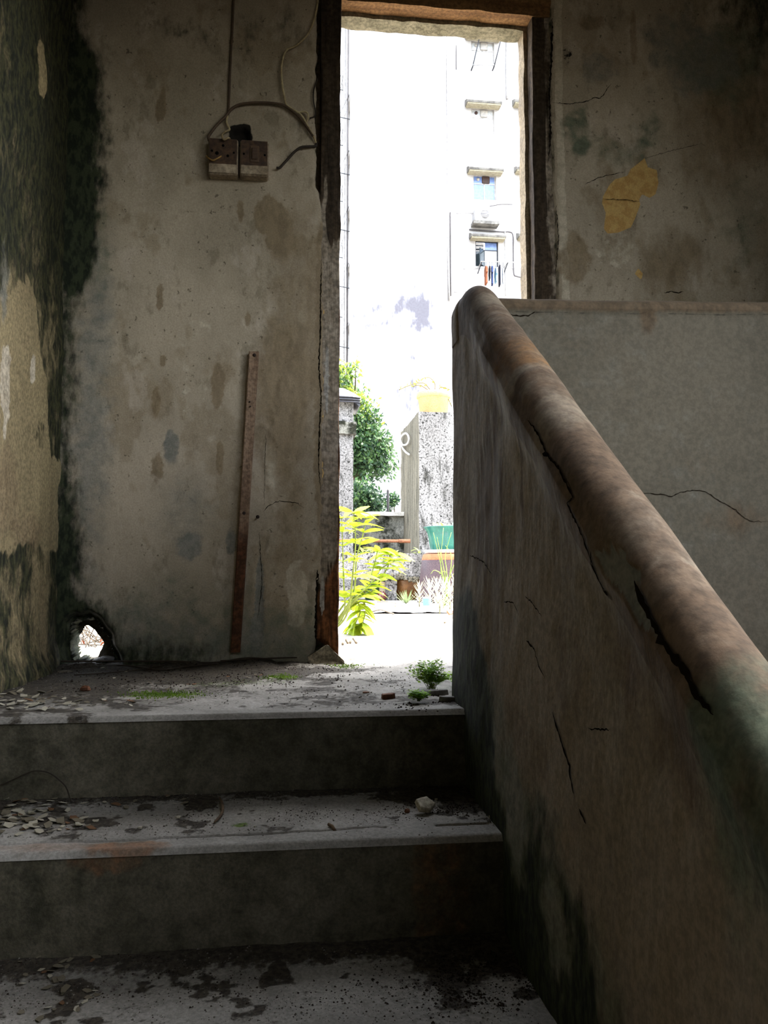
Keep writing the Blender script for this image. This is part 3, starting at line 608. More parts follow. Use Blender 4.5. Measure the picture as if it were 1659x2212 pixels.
mold = np.minimum(.95 * sstep(.34, .04, hgt + (c - .5) * .30 + (fbm(u, v, 16, 3, 77) - .5) * .16 - .05 * sstep(1.3, 1.7, u)) + .15 * sstep(.5, .1, hgt), 1.0)
inner_pale = blob(u, v, pf(1088, 1650), .075, .11, .85, .5, .4, 3) + blob(u, v, pf(1115, 1790), .06, .09, .85, .5, .4, 4) + blob(u, v, pf(1195, 2010), .06, .07, .7, .6, .4, 5)
mold = mold - inner_pale + 0
mold += .85 * sstep(.70, .58, u + (c - .5) * .05 + .10 * sstep(-.05, .12, v)) * (1 - sstep(.0, .16, v)) + blob(u, v, pf(1645, 1780), .05, .10, .35, .6)
streak = sstep(.48, .70, fbm(u * 9, v * .35, 6, 3, 175))
brown = .85 * streak * blob(u, v, pf(1060, 950), .24, .30, 1.0, .4) + .35 * sstep(.42, .62, c) + copf * (.30 + .6 * sstep(.40, .62, fbm(u, v, 8, 4, 178))) + blob(u, v, pf(1235, 990), .10, .10, .4, .6) + blob(u, v, pf(1430, 1520), .10, .10, .35, .6)
mk = dict(mold=mold, brown=brown, grey=np.where(gp > 0, .95, 0) + .7 * inner_pale, green=.6 * sstep(.45, .12, hgt + (c - .5) * .2) + blob(u, v, pf(1620, 1650), .10, .2, .6, .6), pale=blob(u, v, pf(1200, 1400), .25, .25, .25, .8) + .45 * copf * sstep(.5, .7, fbm(u, v, 7, 3, 180)), ochre=copf * blob(u, v, pf(1100, 745), .10, .06, .75, .6) + copf * blob(u, v, pf(1165, 760), .06, .05, .5, .6), soot=.25 * (1 - sstep(.001, .012, dl)) + .0 * dm)
FP = gridF(n_, len(ys)); mobj('end_face', P[-n_:], [list(range(n_))], shell_m, wall_parapet)
mobj('sloping_wall', P, FP, plaster_par, wall_parapet, True, mk)
coping = None
# landing wall with coping
YP0, YP1 = 1.905, 1.995; YPC = (YP0 + YP1) / 2
xs = np.linspace(XF + .03, XR, 300); rows = []
def zh(x): return .918 + .020 * (x - XF) / .8
for X in xs:
    z = float(zh(X)) + .022; nfh = 200; fz_ = np.concatenate([np.linspace(-1.32, -.65, 20)[:-1], np.linspace(-.65, z - .004, nfh - 19)]); a = np.linspace(math.pi, 0, 26)
    over = .007 * sstep(.014, .006, z - fz_)
    rows.append(np.stack([np.full(nfh + 26 + 20, X), np.concatenate([YP0 - over, YPC - (.045 + .006) * -np.cos(a), np.full(20, YP1)]), np.concatenate([fz_, z + .030 * np.sin(a), np.linspace(z, -.2, 20)])], 1))
P = np.array(rows); n_ = P.shape[1]; P = P.reshape(-1, 3); u = P[:, 0]; v = P[:, 2]
idx = np.tile(np.arange(n_), len(xs)); ff = idx < 200
P[:, 1] += np.where(ff, (fbm(u, v, 3, 4, 190) - .5) * .008 + (fbm(u, v, 15, 3, 191) - .5) * .002, 0)
P[:, 2] += np.where(idx >= 196, (fbm(u, v * .1, 6, 3, 192) - .5) * .008, 0)
up = v > zh(u) + .012
mk = dict(brown=np.where(up, .8, .2 * fbm(u, v, 5, 4, 3)) + blob(u, v, tuple(at(1400, 690, YP0)[[0, 2]]), .02, .04, .6, .5) + blob(u, v, tuple(at(1600, 1120, YP0)[[0, 2]]), .1, .04, .4, .6), grey=np.where(up, 0, .35 * fbm(u, v, 4, 4, 5)), soot=.5 * (1 - sstep(.001, .004, np.abs(v - zh(u) - .010 + (fbm(u, v * 0, 20, 3, 3) - .5) * .012))))
mobj('landing_wall', P, gridF(n_, len(xs))[:, ::-1], plaster_hor, wall_parapet, True, mk)
# rounded corner where the two copings meet
sp = []; spF = []
ns, nr = 40, 36; kz = .052
prof = []
for j in range(nr + 1):
    a = math.pi / 2 * j / nr; prof.append((math.cos(a) ** .75, math.sin(a) ** .85))
V_ = []; 
for j, (cr, sr) in enumerate([(1, -1.2), (1, -.5)] + prof):
    for k in range(ns):
        a = 2 * math.pi * k / ns; sq = (abs(math.cos(a)) ** 5 + abs(math.sin(a)) ** 5) ** (-1 / 5) if sr < 0 else (abs(math.cos(a)) ** 3.2 + abs(math.sin(a)) ** 3.2) ** (-1 / 3.2)
        V_.append((XC + .003 + cr * .0445 * sq * math.cos(a), YPC - .006 + cr * .050 * sq * math.sin(a), .922 + kz * 1.04 * sr))
nrow = len(V_) // ns; F_ = [(j * ns + k, j * ns + (k + 1) % ns, (j + 1) * ns + (k + 1) % ns, (j + 1) * ns + k) for j in range(nrow - 1) for k in range(ns)]
V_ = np.array(V_); uu, vv = V_[:, 1], V_[:, 2]
mobj('coping_corner', V_, F_, plaster_par, wall_parapet, True, dict(brown=.5 * fbm(uu, vv, 12, 3, 3), mold=0 * uu, grey=0 * uu, green=0 * uu, pale=0 * uu + .2, ochre=0 * uu, soot=0 * uu))
# fissures
def fx_at(Yv, Zv): return float((fbm(np.array([Yv]), np.array([Zv]), 2.2, 4, 160)[0] - .5) * .022 + (fbm(np.array([Yv]), np.array([Zv]), 13, 3, 161)[0] - .5) * .004)
pl_par = lambda a, b, o: (XF - fx_at(a, b) - o, a, b)
def x_surf(a, b):
    z0 = float(zc(a)); q = fx_at(a, b)
    if b < z0 - .012: return XF - .012 * float(sstep(.11, .02, np.array(z0 - b))) - q
    sn = min(.98, max(0., (b - z0) / (RC * 1.18))); return XC - (RC + .006) * math.sqrt(1 - sn * sn) - q * max(0, 1 - sn * .5)
pl_sur = lambda a, b, o: (x_surf(a, b) - o, a, b)
crack(crk_main, .006, wall_parapet, pl_sur, .0015, 91); crack(crk_low, .013, wall_parapet, pl_sur, .0015, 92)
crack([pf(*p) for p in ((1290, 1190), (1283, 1215), (1292, 1240), (1305, 1275), (1316, 1292))], .006, wall_parapet, pl_sur, .0015, 93)
for k, (pts, w) in enumerate([([(1010, 1200), (1026, 1205), (1042, 1215), (1052, 1230), (1062, 1246)], .0035), ([(1085, 1302), (1098, 1299), (1108, 1305), (1118, 1330)], .003), ([(1133, 1382), (1150, 1402), (1160, 1438), (1173, 1466)], .005), ([(1190, 1538), (1198, 1565), (1207, 1592), (1216, 1622), (1226, 1655), (1230, 1690), (1239, 1726)], .007), ([(1247, 1747), (1254, 1762), (1260, 1780)], .006), ([(1262, 1572), (1285, 1576), (1308, 1577)], .0025), ([(1450, 1588), (1472, 1604), (1480, 1625), (1500, 1662)], .003), ([(1130, 1286), (1148, 1305), (1166, 1332)], .0025)]):
    crack([pf(*p) for p in pts], w, wall_parapet, pl_par, .0012, 40 + k)
pl_hor = lambda a, b, o: (a, YP0 + float((fbm(np.array([a]), np.array([b]), 3, 4, 190)[0] - .5) * .008 + (fbm(np.array([a]), np.array([b]), 15, 3, 191)[0] - .5) * .002) - o, b)
ph = lambda x, y: tuple(at(x, y, YP0)[[0, 2]])
for k, (pts, w) in enumerate([([(1098, 679), (1120, 683), (1142, 682), (1152, 676), (1166, 668)], .0035), ([(1370, 1064), (1410, 1066), (1450, 1072), (1475, 1062), (1500, 1058), (1525, 1062), (1545, 1078), (1580, 1095), (1618, 1126), (1659, 1127)], .0025)]):
    crack([ph(*p) for p in pts], w, wall_parapet, pl_hor, .0012, 60 + k)
# ================================================================== OUTSIDE
ground_m = layered('roof_ground', (160, 155, 146), (142, 137, 128), ns=1.5, layers=[dict(const=.14, col=(120, 112, 98), ns=3.0, amp=1.0, w=.2)], bump=.3, bscale=20.0)
ground = mobj('ground', *box(-25, 30, YW1 - .02, 70, -.3, -.012), ground_m); tag(ground, 'sun-bleached concrete roof terrace outside the doorway', None, None, 'structure')
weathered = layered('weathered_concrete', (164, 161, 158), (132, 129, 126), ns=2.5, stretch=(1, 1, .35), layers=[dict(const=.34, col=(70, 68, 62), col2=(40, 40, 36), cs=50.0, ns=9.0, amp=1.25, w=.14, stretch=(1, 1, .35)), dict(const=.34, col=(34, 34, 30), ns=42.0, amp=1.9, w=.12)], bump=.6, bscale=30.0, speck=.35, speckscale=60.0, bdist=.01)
weathered_dark = layered('dark_streaked_concrete', (128, 122, 106), (96, 92, 78), ns=4.0, stretch=(3, 3, .25), layers=[dict(const=.36, col=(52, 48, 36), col2=(36, 36, 26), ns=7.0, amp=1.3, w=.12, stretch=(5, 5, .2)), dict(const=.2, col=(186, 174, 148), ns=4.0, amp=1.2, w=.08, stretch=(6, 6, .1))], bump=.7, bscale=26.0, bdist=.01)
mossy = layered('black_moss_wall', (140, 138, 128), (104, 104, 94), ns=3.0, layers=[dict(const=.46, col=(40, 42, 28), col2=(24, 26, 16), cs=20.0, ns=4.0, amp=1.5, w=.10), dict(const=.12, col=(110, 120, 50), ns=9.0, amp=1.2, w=.12)], bump=1.0, bscale=22.0, bdist=.02)
white_cap = plain('white_cement', (214, 210, 200), .8, .2)
def part(o):      # keep world coordinates for a child of a moved empty
    o.matrix_parent_inverse = Matrix.Translation(-o.parent.location); return o
# ---- stair-head block (tall grey pillar) on the right
YQ = 9.4
x0 = at(905, 1000, YQ)[0]; zt = at(905, 889, YQ)[2]
rp = empty('concrete_pillar', (x0 + .4, YQ + .7, 0)); tag(rp, 'tall streaked grey concrete pillar carrying the pale flowerpot', 'pillar')
yb = YQ * (905 - 609) / (865 - 609)
body = rough_box(x0, x0 + .85, YQ, yb, -.01, zt, .05, .02, 3)
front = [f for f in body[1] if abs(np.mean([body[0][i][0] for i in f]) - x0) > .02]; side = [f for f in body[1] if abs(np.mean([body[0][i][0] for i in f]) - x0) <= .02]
part(mobj('pillar_body', body[0], [tuple(f) for f in front], weathered, rp, True)); part(mobj('pillar_side_face', body[0], [tuple(f) for f in side], weathered_dark, rp, True))  # side face gets a darker concrete, its shade put into the colour
# white hose hung on the side face
hp = [onX(*p, x0 - .03) for p in ((884, 982), (876, 976), (869, 966), (866, 952), (868, 942), (876, 936), (882, 942), (883, 952), (878, 960), (870, 961), (866, 955))]
hx = x0 - .03
hose = mobj('hose', *tube(catmull([(hx - .05 + .004 * k, p[1] - .05 + .01 * k, p[2]) if False else (p[0] - .0, p[1] - .0, p[2]) for k, p in enumerate(hp)], 6), .012, 8), plain('white_rubber', (235, 235, 232), .5), None, True)
tag(hose, 'loop of white hose hanging on the grey pillar side', 'hose')
# ---- left column with corbel, and its wrapped cap
YL = 10.4
xa, xb = at(700, 1000, YL)[0], at(763, 1000, YL)[0]
lp = empty('gate_column', ((xa + xb) / 2, YL + .2, 0)); tag(lp, 'speckled grey concrete column beside the leafy tree', 'column')
part(mobj('shaft', *rough_box(xa, xb, YL, YL + .42, -.01, at(740, 868, YL)[2], .04, .02, 41), weathered, lp, True))
part(mobj('corbel', *rough_box(xa - .03, at(769, 900, YL)[0], YL - .05, YL + .47, at(740, 938, YL)[2], at(740, 912, YL)[2], .03, .03, 43), mossy, lp, True))
capm = plain('black_sheet', (40, 40, 48), .35, .5); capw = plain('white_sheet', (230, 230, 234), .5, .3)
cp = empty('wrapped_bundle', ((xa + xb) / 2, YL + .2, at(740, 868, YL)[2])); tag(cp, 'bundle wrapped in black and white sheeting on the speckled column', 'bundle')
zc0, zc1, zc2 = at(740, 880, YL)[2], at(740, 859, YL)[2], at(740, 842, YL)[2]; xe = at(777, 870, YL)[0]
zt2 = at(740, 868, YL)[2]
poly = [(xa - .1, zt2 + .004), (xb - .01, zt2 + .004), (xe - .02, zc0 + .0), (xe, zc0 + .01), (xe - .005, zc1 - .01), (xb, zc1), (xa - .1, zc1 + .01)]
part(mobj('black_wrap', *prism(poly, YL - .10, YL + .5), capm, cp)); 
rl = MB()
for k in range(3): rl.add(*tube([(xa - .1, YL - .105, zc1 - .03 * k - .005), (xb - .03, YL - .112, zc1 - .03 * k - .012), (xe - .004, YL - .104, zc1 - .03 * k - .02)], .010, 6))
part(rl.build('fold', capm, cp, True))
part(mobj('white_top', *prism([(xa - .1, zc1 + .0), (xe - .005, zc1 - .012), (xb + .02, zc1 + .035), (xb - .12, zc2), (xa - .1, zc2 + .02)], YL - .08, YL + .5), capw, cp))
# ---- low mossy wall between them
ZW = at(820, 1107, 10.7)[2]
lw_ = empty('low_wall', (1.2, 10.7, 0)); tag(lw_, 'low wall blackened by moss below the tree', 'wall')
part(mobj('wall_body', *rough_box(xb - .02, x0 + .05, 10.62, 10.85, -.01, ZW - .05, .05, .03, 51), mossy, lw_, True))
part(mobj('coping_slab', *rough_box(xb - .02, x0 + .0, 10.57, 10.9, ZW - .05, ZW, .05, .015, 53), white_cap, lw_, True))
# ---- brown pipe rail
rust = layered('rusty_pipe', (150, 96, 66), (112, 72, 52), ns=12.0, stretch=(.4, 3, 3), bump=.3, rough=.6)
pa, pb = at(774, 1168, 9.38), at(886, 1169, 9.38)
pr_ = empty('pipe_rail', (pa[0], 9.38, pa[2])); tag(pr_, 'horizontal brown pipe rail in front of the mossy wall', 'pipe')
part(mobj('pipe', *tube([(pa[0] - .4, 9.38, pa[2]), (pb[0] - .12, 9.38, pb[2])], .019, 10), rust, pr_, True)); part(mobj('pipe_coupling', *tube([(pb[0] - .13, 9.38, pb[2]), (pb[0] - .0, 9.38, pb[2])], .023, 10), rust, pr_, True))
part(mobj('pipe_post', *tube([(pa[0] - .3, 9.40, 0), (pa[0] - .3, 9.40, pa[2])], .018, 8), rust, pr_, True))
# ---- concrete trough on supports with its broken lower edge
YT = 8.7; ZTT = at(850, 1195, YT)[2]
tr = empty('planter_trough', (1.3, YT + .3, 0)); tag(tr, 'long grey concrete trough with crumbled lower edge', 'planter')
tx = np.linspace(.1, 2.7, 130); zb_ = np.interp(tx, [.1, at(780, 1245, YT)[0], at(830, 1250, YT)[0], at(850, 1244, YT)[0], at(900, 1252, YT)[0], 2.7], [at(760, 1248, YT)[2], at(780, 1252, YT)[2], at(830, 1250, YT)[2], at(850, 1246, YT)[2], at(900, 1254, YT)[2], .2]) + (fbm(tx, tx * 0, 16, 4, 6) - .5) * .05
tpoly = [(a, b) for a, b in zip(tx, zb_)] + [(2.7, ZTT), (.1, ZTT)]
part(mobj('trough_front', *prism(tpoly, YT, YT + .06), weathered, tr)); part(mobj('trough_bed', *box(.1, 2.7, YT + .06, YT + .62, .30, ZTT - .03), mossy, tr))
for xx in (.15, at(836, 1270, 8.9)[0] - .03, 2.3): part(mobj('support', *rough_box(xx, xx + .12, YT + .08, YT + .55, -.012, .32, .04, .02, int(xx * 100)), weathered, tr, True))
rub = MB(); rnd = random.Random(5)
for k in range(60):
    X = rnd.uniform(at(800, 0, YT)[0], at(900, 0, YT)[0]); rub.add(*xf(stone(rnd, rnd.uniform(.012, .03), .02, rnd.uniform(.01, .02)), (X, YT - .002 + rnd.uniform(0, .02), np.interp(X, tx, zb_) + rnd.uniform(-.01, .03))))
o = part(rub.build('exposed_aggregate', weathered_dark, tr)); o['kind'] = 'stuff'
# ---- pots
def pot(name, c, prof, mat, label, cat='pot', seg=28, group=None):
    e = empty(name, c); tag(e, label, cat, group); o = mobj('pot_body', *lathe(prof, seg), mat, e, True); return e
terra_y = plain('yellow_clay', (214, 178, 124), .75, .3, c2=(204, 164, 112)); brownpot = plain('brown_glaze', (150, 104, 56), .35, .5, c2=(112, 74, 38)); purp = layered('dark_plum_glaze', (82, 64, 66), (66, 52, 55), ns=2.0, layers=[dict(const=.12, col=(196, 186, 184), ns=30.0, amp=1.2, w=.06)], rough=.5, bump=.2)
terra = plain('terracotta', (196, 116, 78), .8, .25); teal = plain('teal_glaze', (26, 112, 94), .28, .6, c2=(20, 92, 82)); soil = plain('soil', (60, 48, 36), 1, .1)
# yellow clay flowerpot on the pillar
px_ = at(937, 886, YQ + .28); yp = pot('clay_flowerpot', (px_[0], YQ + .28, zt + .006), [(.155, 0), (.165, .01), (.188, .20), (.196, .205), (.206, .21), (.212, .268), (.205, .275), (.19, .272), (.185, .24), (.02, .235)], terra_y, 'pale yellow clay flowerpot on top of the tall pillar')
stem_m = plain('dry_stem', (120, 112, 70), .8, .2)
for k, pts in enumerate([((940, 836), (938, 826), (928, 816), (915, 817), (905, 824), (893, 836)), ((926, 838), (916, 828), (900, 828), (880, 834), (862, 842)), ((918, 838), (906, 832), (890, 834)), ((950, 838), (962, 838), (972, 842)), ((955, 850), (968, 862), (976, 878))]):
    b0 = np.array([px_[0] + (.0 + .02 * k), YQ + .26, zt + .24]); w = [b0] + [at(x, y, YQ + .2 - .02 * i) for i, (x, y) in enumerate(pts)]
    o = mobj('stem', *tube(catmull(w, 5), .005, 5), stem_m, yp, True); part(o)
    lf = MB(); rnd = random.Random(70 + k); cw = catmull(w, 5)
    for i in range(6, len(cw), 2):
        p = cw[i]; a = rnd.uniform(0, 6.3); lf.add([p, p + np.array([.02 * math.cos(a), 0, .02 * math.sin(a) + .01]), p + np.array([.035 * math.cos(a), .006, .035 * math.sin(a) + .012]), p + np.array([.02 * math.cos(a + .6), .01, .02 * math.sin(a + .6)])], [(0, 1, 2, 3)])
    lo = lf.build('stem_leaves', leafmat('sprig_leaf', (150, 170, 60), (120, 140, 50)) if 'sprig_leaf' not in MATS else MATS['sprig_leaf'], yp); part(lo); lo['kind'] = 'stuff'
# upturned plum pot with terracotta foot, carrying the teal planter
YU = 8.25; ux = at(972, 1250, YU)[0]; zu = at(960, 1197, YU)[2]
up_ = empty('upturned_pot', (ux, YU, -.012)); tag(up_, 'big dark plum pot upside down with orange clay band', 'pot')
H = zu + .012
mobj('pot_body', *lathe([(.325, 0), (.335, .02), (.325, .06), (.285, H * .86), (.275, H * .90)], 40), purp, up_, True); mobj('clay_band', *lathe([(.278, H * .86), (.284, H * .89), (.272, H - .01), (.262, H), (.01, H)], 40), terra, up_, True)
tp = empty('teal_planter', (ux, YU, zu + .004)); tag(tp, 'fluted teal glazed planter with white blossoms beside the parapet', 'planter')
mobj('saucer', *lathe([(.20, 0), (.245, .004), (.265, .034), (.258, .038), (.2, .02)], 36), plain('white_saucer', (205, 205, 200), .5), tp, True)
V_, F_ = lathe([(.175, .034), (.195, .045), (.206, .10), (.216, .17), (.232, .225), (.262, .262), (.268, .270), (.255, .272), (.225, .235), (.02, .228)], 96)
V2 = []
for (x, y, z) in V_:
    a = math.atan2(y, x); r = math.hypot(x, y); s = 1 - .045 * (abs(math.sin(a * 8)) < .22) * (z < .26) * (r > .1); V2.append((x * s, y * s, z))
mobj('pot_body', V2, F_, teal, tp, True)
rnd = random.Random(9); petal = plain('white_blossom', (240, 240, 225), .7); lfm = leafmat('yellow_leaf', (196, 206, 60), (150, 176, 40))
fl = MB()
for k in range(90):
    a = rnd.uniform(0, 6.28); r = .2 * math.sqrt(rnd.random()); z = .25 + rnd.uniform(0, .09) * (1.2 - r / .2); q = rnd.uniform(.012, .026)
    fl.add(*xf(([(0, 0, 0), (q, q * .5, .004), (q * 1.8, 0, 0), (q, -q * .5, .004)], [(0, 1, 2, 3)]), (r * math.cos(a), r * math.sin(a), z), (rnd.uniform(-.8, .8), rnd.uniform(-1.2, .2), rnd.uniform(0, 6.28))))
o = fl.build('blossoms', petal, tp); o['kind'] = 'stuff'
def leafmesh(L, W, curl=.15, fold=.12, n=5):
    V = []; F = []
    for i in range(n + 1):
        s = i / n; w = W * math.sin(math.pi * min(1, s * .93 + .05)) ** .8 * (1 - .25 * s); z = -curl * L * s * s
        V += [(L * s, -w / 2, z + fold * w), (L * s, 0, z), (L * s, w / 2, z + fold * w)]
        if i: b = 3 * (i - 1); F += [(b, b + 1, b + 4, b + 3), (b + 1, b + 2, b + 5, b + 4)]
    return V, F
LEAF = {}
def leafobj(key, mat, L, W, curl):
    if key not in LEAF:
        me = bpy.data.meshes.new('leaf_' + key); V, F = leafmesh(L, W, curl); me.from_pydata(V, [], F); me.update(); me.materials.append(mat); me.polygons.foreach_set('use_smooth', [True] * len(me.polygons)); LEAF[key] = me
    return LEAF[key]
def add_leaf(parent, me, p, d, roll, sc, name='leaf'):
    d = Vector(d).normalized(); q = d.to_track_quat('X', 'Z'); o = bpy.data.objects.new(name, me); COL.objects.link(o); o.parent = parent
    o.matrix_basis = Matrix.LocRotScale(Vector(p) - parent.location, q @ Euler((roll, 0, 0)).to_quaternion(), Vector((sc, sc, sc))); return o
yl = leafobj('teal', lfm, .07, .03, .2)
for k in range(10):
    a = rnd.uniform(0, 6.28); add_leaf(tp, yl, (ux + .12 * math.cos(a), YU + .12 * math.sin(a), zu + .27), (math.cos(a), math.sin(a), 1.2), 0, rnd.uniform(.8, 1.4))
# pots and junk sheltering under the trough
def under(x0_, x1_, y1_, Y): a = onZ((x0_ + x1_) / 2, y1_, -.012); return a
cx_ = at(875, 1280, 9.0)[0]; pot('brown_pot', (cx_, 8.98, -.012), [(.115, 0), (.125, .01), (.148, .20), (.152, .215), (.145, .22), (.13, .19), (.02, .185)], brownpot, 'brown glazed pot tucked under the concrete trough')
gp_ = plain('dark_green_glaze', (40, 84, 58), .4, .5); cx_ = at(806, 1280, 8.95)[0]; pot('green_pot', (cx_, 8.96, -.012), [(.075, 0), (.085, .01), (.098, .15), (.102, .17), (.096, .175), (.085, .15), (.02, .145)], gp_, 'dark green pot under the trough behind the yellow shrub')
jar = plain('maroon_glaze', (92, 34, 28), .2, .6); cx_ = at(825, 1285, 8.72)[0]; pot('maroon_jar', (cx_, 8.74, -.012), [(.03, 0), (.05, .015), (.056, .045), (.045, .075), (.024, .088), (.026, .096), (.01, .098)], jar, 'small round maroon jar on the ground under the trough')
bx = at(829, 1270, 8.86); cb = empty('beige_carton', (bx[0], 8.87, -.012)); tag(cb, 'beige cardboard carton beside the brown pot', 'carton'); cm = plain('card', (206, 190, 160), .9)
mobj('carton_body', *bbox(-.048, .048, -.03, .04, 0, .15, .004), cm, cb); mobj('flap', *xf(box(-.045, .045, -.004, 0, 0, .05), (0, -.03, .148), (.5, .25, 0)), cm, cb)
wb = at(752, 1280, 8.9); blk = mobj('concrete_block', *rough_box(wb[0] - .12, wb[0] + .10, 8.80, 8.98, -.012, .14, .03, .015, 77), weathered, None, True); tag(blk, 'pale concrete block under the trough at its far end', 'block')
# ---- yellow-green shrub by the doorway
lf_y = leafmat('shrub_leaf', (176, 190, 48), (146, 172, 40), 6.0); stm = plain('green_stem', (140, 150, 60), .6)
sh = empty('leafy_shrub', (.20, 4.0, -.012)); tag(sh, 'bright yellow-green leafy shrub just outside the doorway', 'shrub')
rnd = random.Random(31); lm = [leafobj('s%d' % k, lf_y, .105, .046, c) for k, c in enumerate((.12, .3, .55))]
root = np.array([.20, 4.0, -.012])
stems = [((748, 1330), (762, 1240), (768, 1170), (764, 1110)), ((760, 1290), (770, 1210), (785, 1150), (790, 1120)), ((770, 1290), (800, 1262), (822, 1230), (852, 1212)), ((765, 1300), (786, 1285), (800, 1250), (815, 1192)), ((750, 1320), (770, 1300), (778, 1320), (768, 1348)), ((755, 1310), (782, 1300), (790, 1315), (784, 1345)), ((742, 1330), (742, 1250), (740, 1180), (738, 1120)), ((748, 1300), (800, 1280), (835, 1230), (842, 1200))]
for k, pts in enumerate(stems):
    Yd = 4.0 + rnd.uniform(-.12, .25); w = [root] + [at(x, y, 4.0 + (Yd - 4.0) * (i + 1) / len(pts)) for i, (x, y) in enumerate(pts)]; cw = catmull(w, 6)
    part(mobj('stem', *tube(cw, [.006 - .004 * i / len(cw) for i in range(len(cw))], 6), stm, sh, True))
    n = len(cw); a = rnd.uniform(0, 6)
    for i in range(9, n, 3):
        t = cw[min(i + 1, n - 1)] - cw[i - 1]; t = t / np.linalg.norm(t)
        for rep in range(3):
            a += 2.4 + rnd.uniform(-.3, .3); side = np.array([math.cos(a), math.sin(a) * .7, .15]); dv = side + t * .35 + np.array([0, 0, -.25 * rnd.random()])
            add_leaf(sh, rnd.choice(lm), cw[i], dv, rnd.uniform(-.5, .5), rnd.uniform(.6, 1.2))
    for rep in range(4): add_leaf(sh, rnd.choice(lm), cw[-1], (math.cos(a + rep * 1.6), math.sin(a + rep * 1.6), .3 if pts[-1][1] < 1250 else -.8), 0, rnd.uniform(.8, 1.25))
# ---- trees behind the wall
def tree(name, label, clumps, nleaf, lsize, mats, base, seed, trunk_r=.06):
    rnd = np.random.RandomState(seed); e = empty(name, base); tag(e, label, 'tree'); bark = MATS.get('bark') or plain('bark', (92, 80, 66), .9, .2)
    tot = sum(c[3] * c[4] * c[5] for c in clumps); top = np.array(clumps[0][:3])
    tm = MB(); tm.add(*tube(catmull([np.array(base), (np.array(base) + top) / 2 + np.array([.05, 0, 0]), top], 6), [trunk_r * (1 - .045 * i) for i in range(13)], 8))
    for c in clumps[1:]: tm.add(*tube(catmull([(np.array(base) + top) / 2, (np.array(c[:3]) + top) / 2, np.array(c[:3])], 4), [trunk_r * .5 * (1 - .08 * i) for i in range(9)], 6))
    part(tm.build('trunk', bark, e, True))
    buckets = [MB() for _ in mats]; VB = [[] for _ in mats]; FB = [[] for _ in mats]
    for c in clumps:
        n = int(nleaf * c[3] * c[4] * c[5] / tot)
        for _ in range(n):
            d = rnd.randn(3); d /= np.linalg.norm(d); r = rnd.rand() ** .45 * (1 + .18 * math.sin(d[0] * 9 + d[2] * 7 + d[1] * 5))
            p = np.array(c[:3]) + d * r * np.array(c[3:6]); L = lsize * rnd.uniform(.6, 1.3); ax = rnd.randn(3); ax[2] -= .4; ax /= np.linalg.norm(ax); sd = np.cross(ax, rnd.randn(3)); sd /= np.linalg.norm(sd) + 1e-9
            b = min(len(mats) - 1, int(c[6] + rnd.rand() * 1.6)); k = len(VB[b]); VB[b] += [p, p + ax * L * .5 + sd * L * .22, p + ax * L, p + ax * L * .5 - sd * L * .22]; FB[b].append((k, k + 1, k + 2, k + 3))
    for b, m in enumerate(mats):
        if VB[b]: o = part(mobj('foliage', np.array(VB[b]), FB[b], m, e)); o['kind'] = 'stuff'
    return e
tl = [leafmat('tree_leaf_lit', (156, 172, 66), (118, 146, 58), 3.0), leafmat('tree_leaf', (80, 108, 62), (58, 88, 52), 3.0), leafmat('tree_leaf_shaded', (48, 74, 50), (34, 58, 42), 3.0)]  # light put into the leaf tones: paler in upper clumps, darker below
YTR = 13.6
def cl(x, y, rx, ry, b, Y=YTR): p = at(x, y, Y); k = Y / FPX; return (p[0], Y, p[2], rx * k, min(rx, ry) * k * .9, ry * k, b)
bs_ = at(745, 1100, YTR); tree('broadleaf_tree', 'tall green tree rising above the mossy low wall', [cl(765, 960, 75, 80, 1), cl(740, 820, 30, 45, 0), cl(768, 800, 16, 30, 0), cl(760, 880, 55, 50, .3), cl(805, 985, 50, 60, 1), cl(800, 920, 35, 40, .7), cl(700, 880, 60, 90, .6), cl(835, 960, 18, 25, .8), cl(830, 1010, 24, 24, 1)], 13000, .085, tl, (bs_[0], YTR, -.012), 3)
bs_ = at(785, 1100, 12.2); tree('round_bush', 'rounded dark green bush just behind the low wall', [cl(775, 1080, 55, 45, 1.3, 12.2), cl(805, 1085, 28, 30, 1.2, 12.2)], 3000, .07, tl, (bs_[0], 12.2, -.012), 5, .03)
bs_ = at(850, 1100, 12.6); tree('thin_sapling', 'small sapling in the gap left of the tall pillar', [cl(850, 1078, 16, 16, 1.2, 12.6), cl(838, 1090, 14, 14, 1.3, 12.6)], 360, .07, tl, (bs_[0], 12.6, -.012), 8, .015)
p0, p1 = at(838, 1110, 11.4), at(838, 1057, 11.4); po = mobj('iron_post', *tube([(p0[0], 11.4, -.012), (p0[0], 11.4, p1[2] - .02), (p0[0] + .004, 11.4, p1[2])], [.018, .018, .012], 8), plain('dark_iron', (48, 46, 48), .6), None, True); tag(po, 'thin dark iron post behind the low wall', 'post')
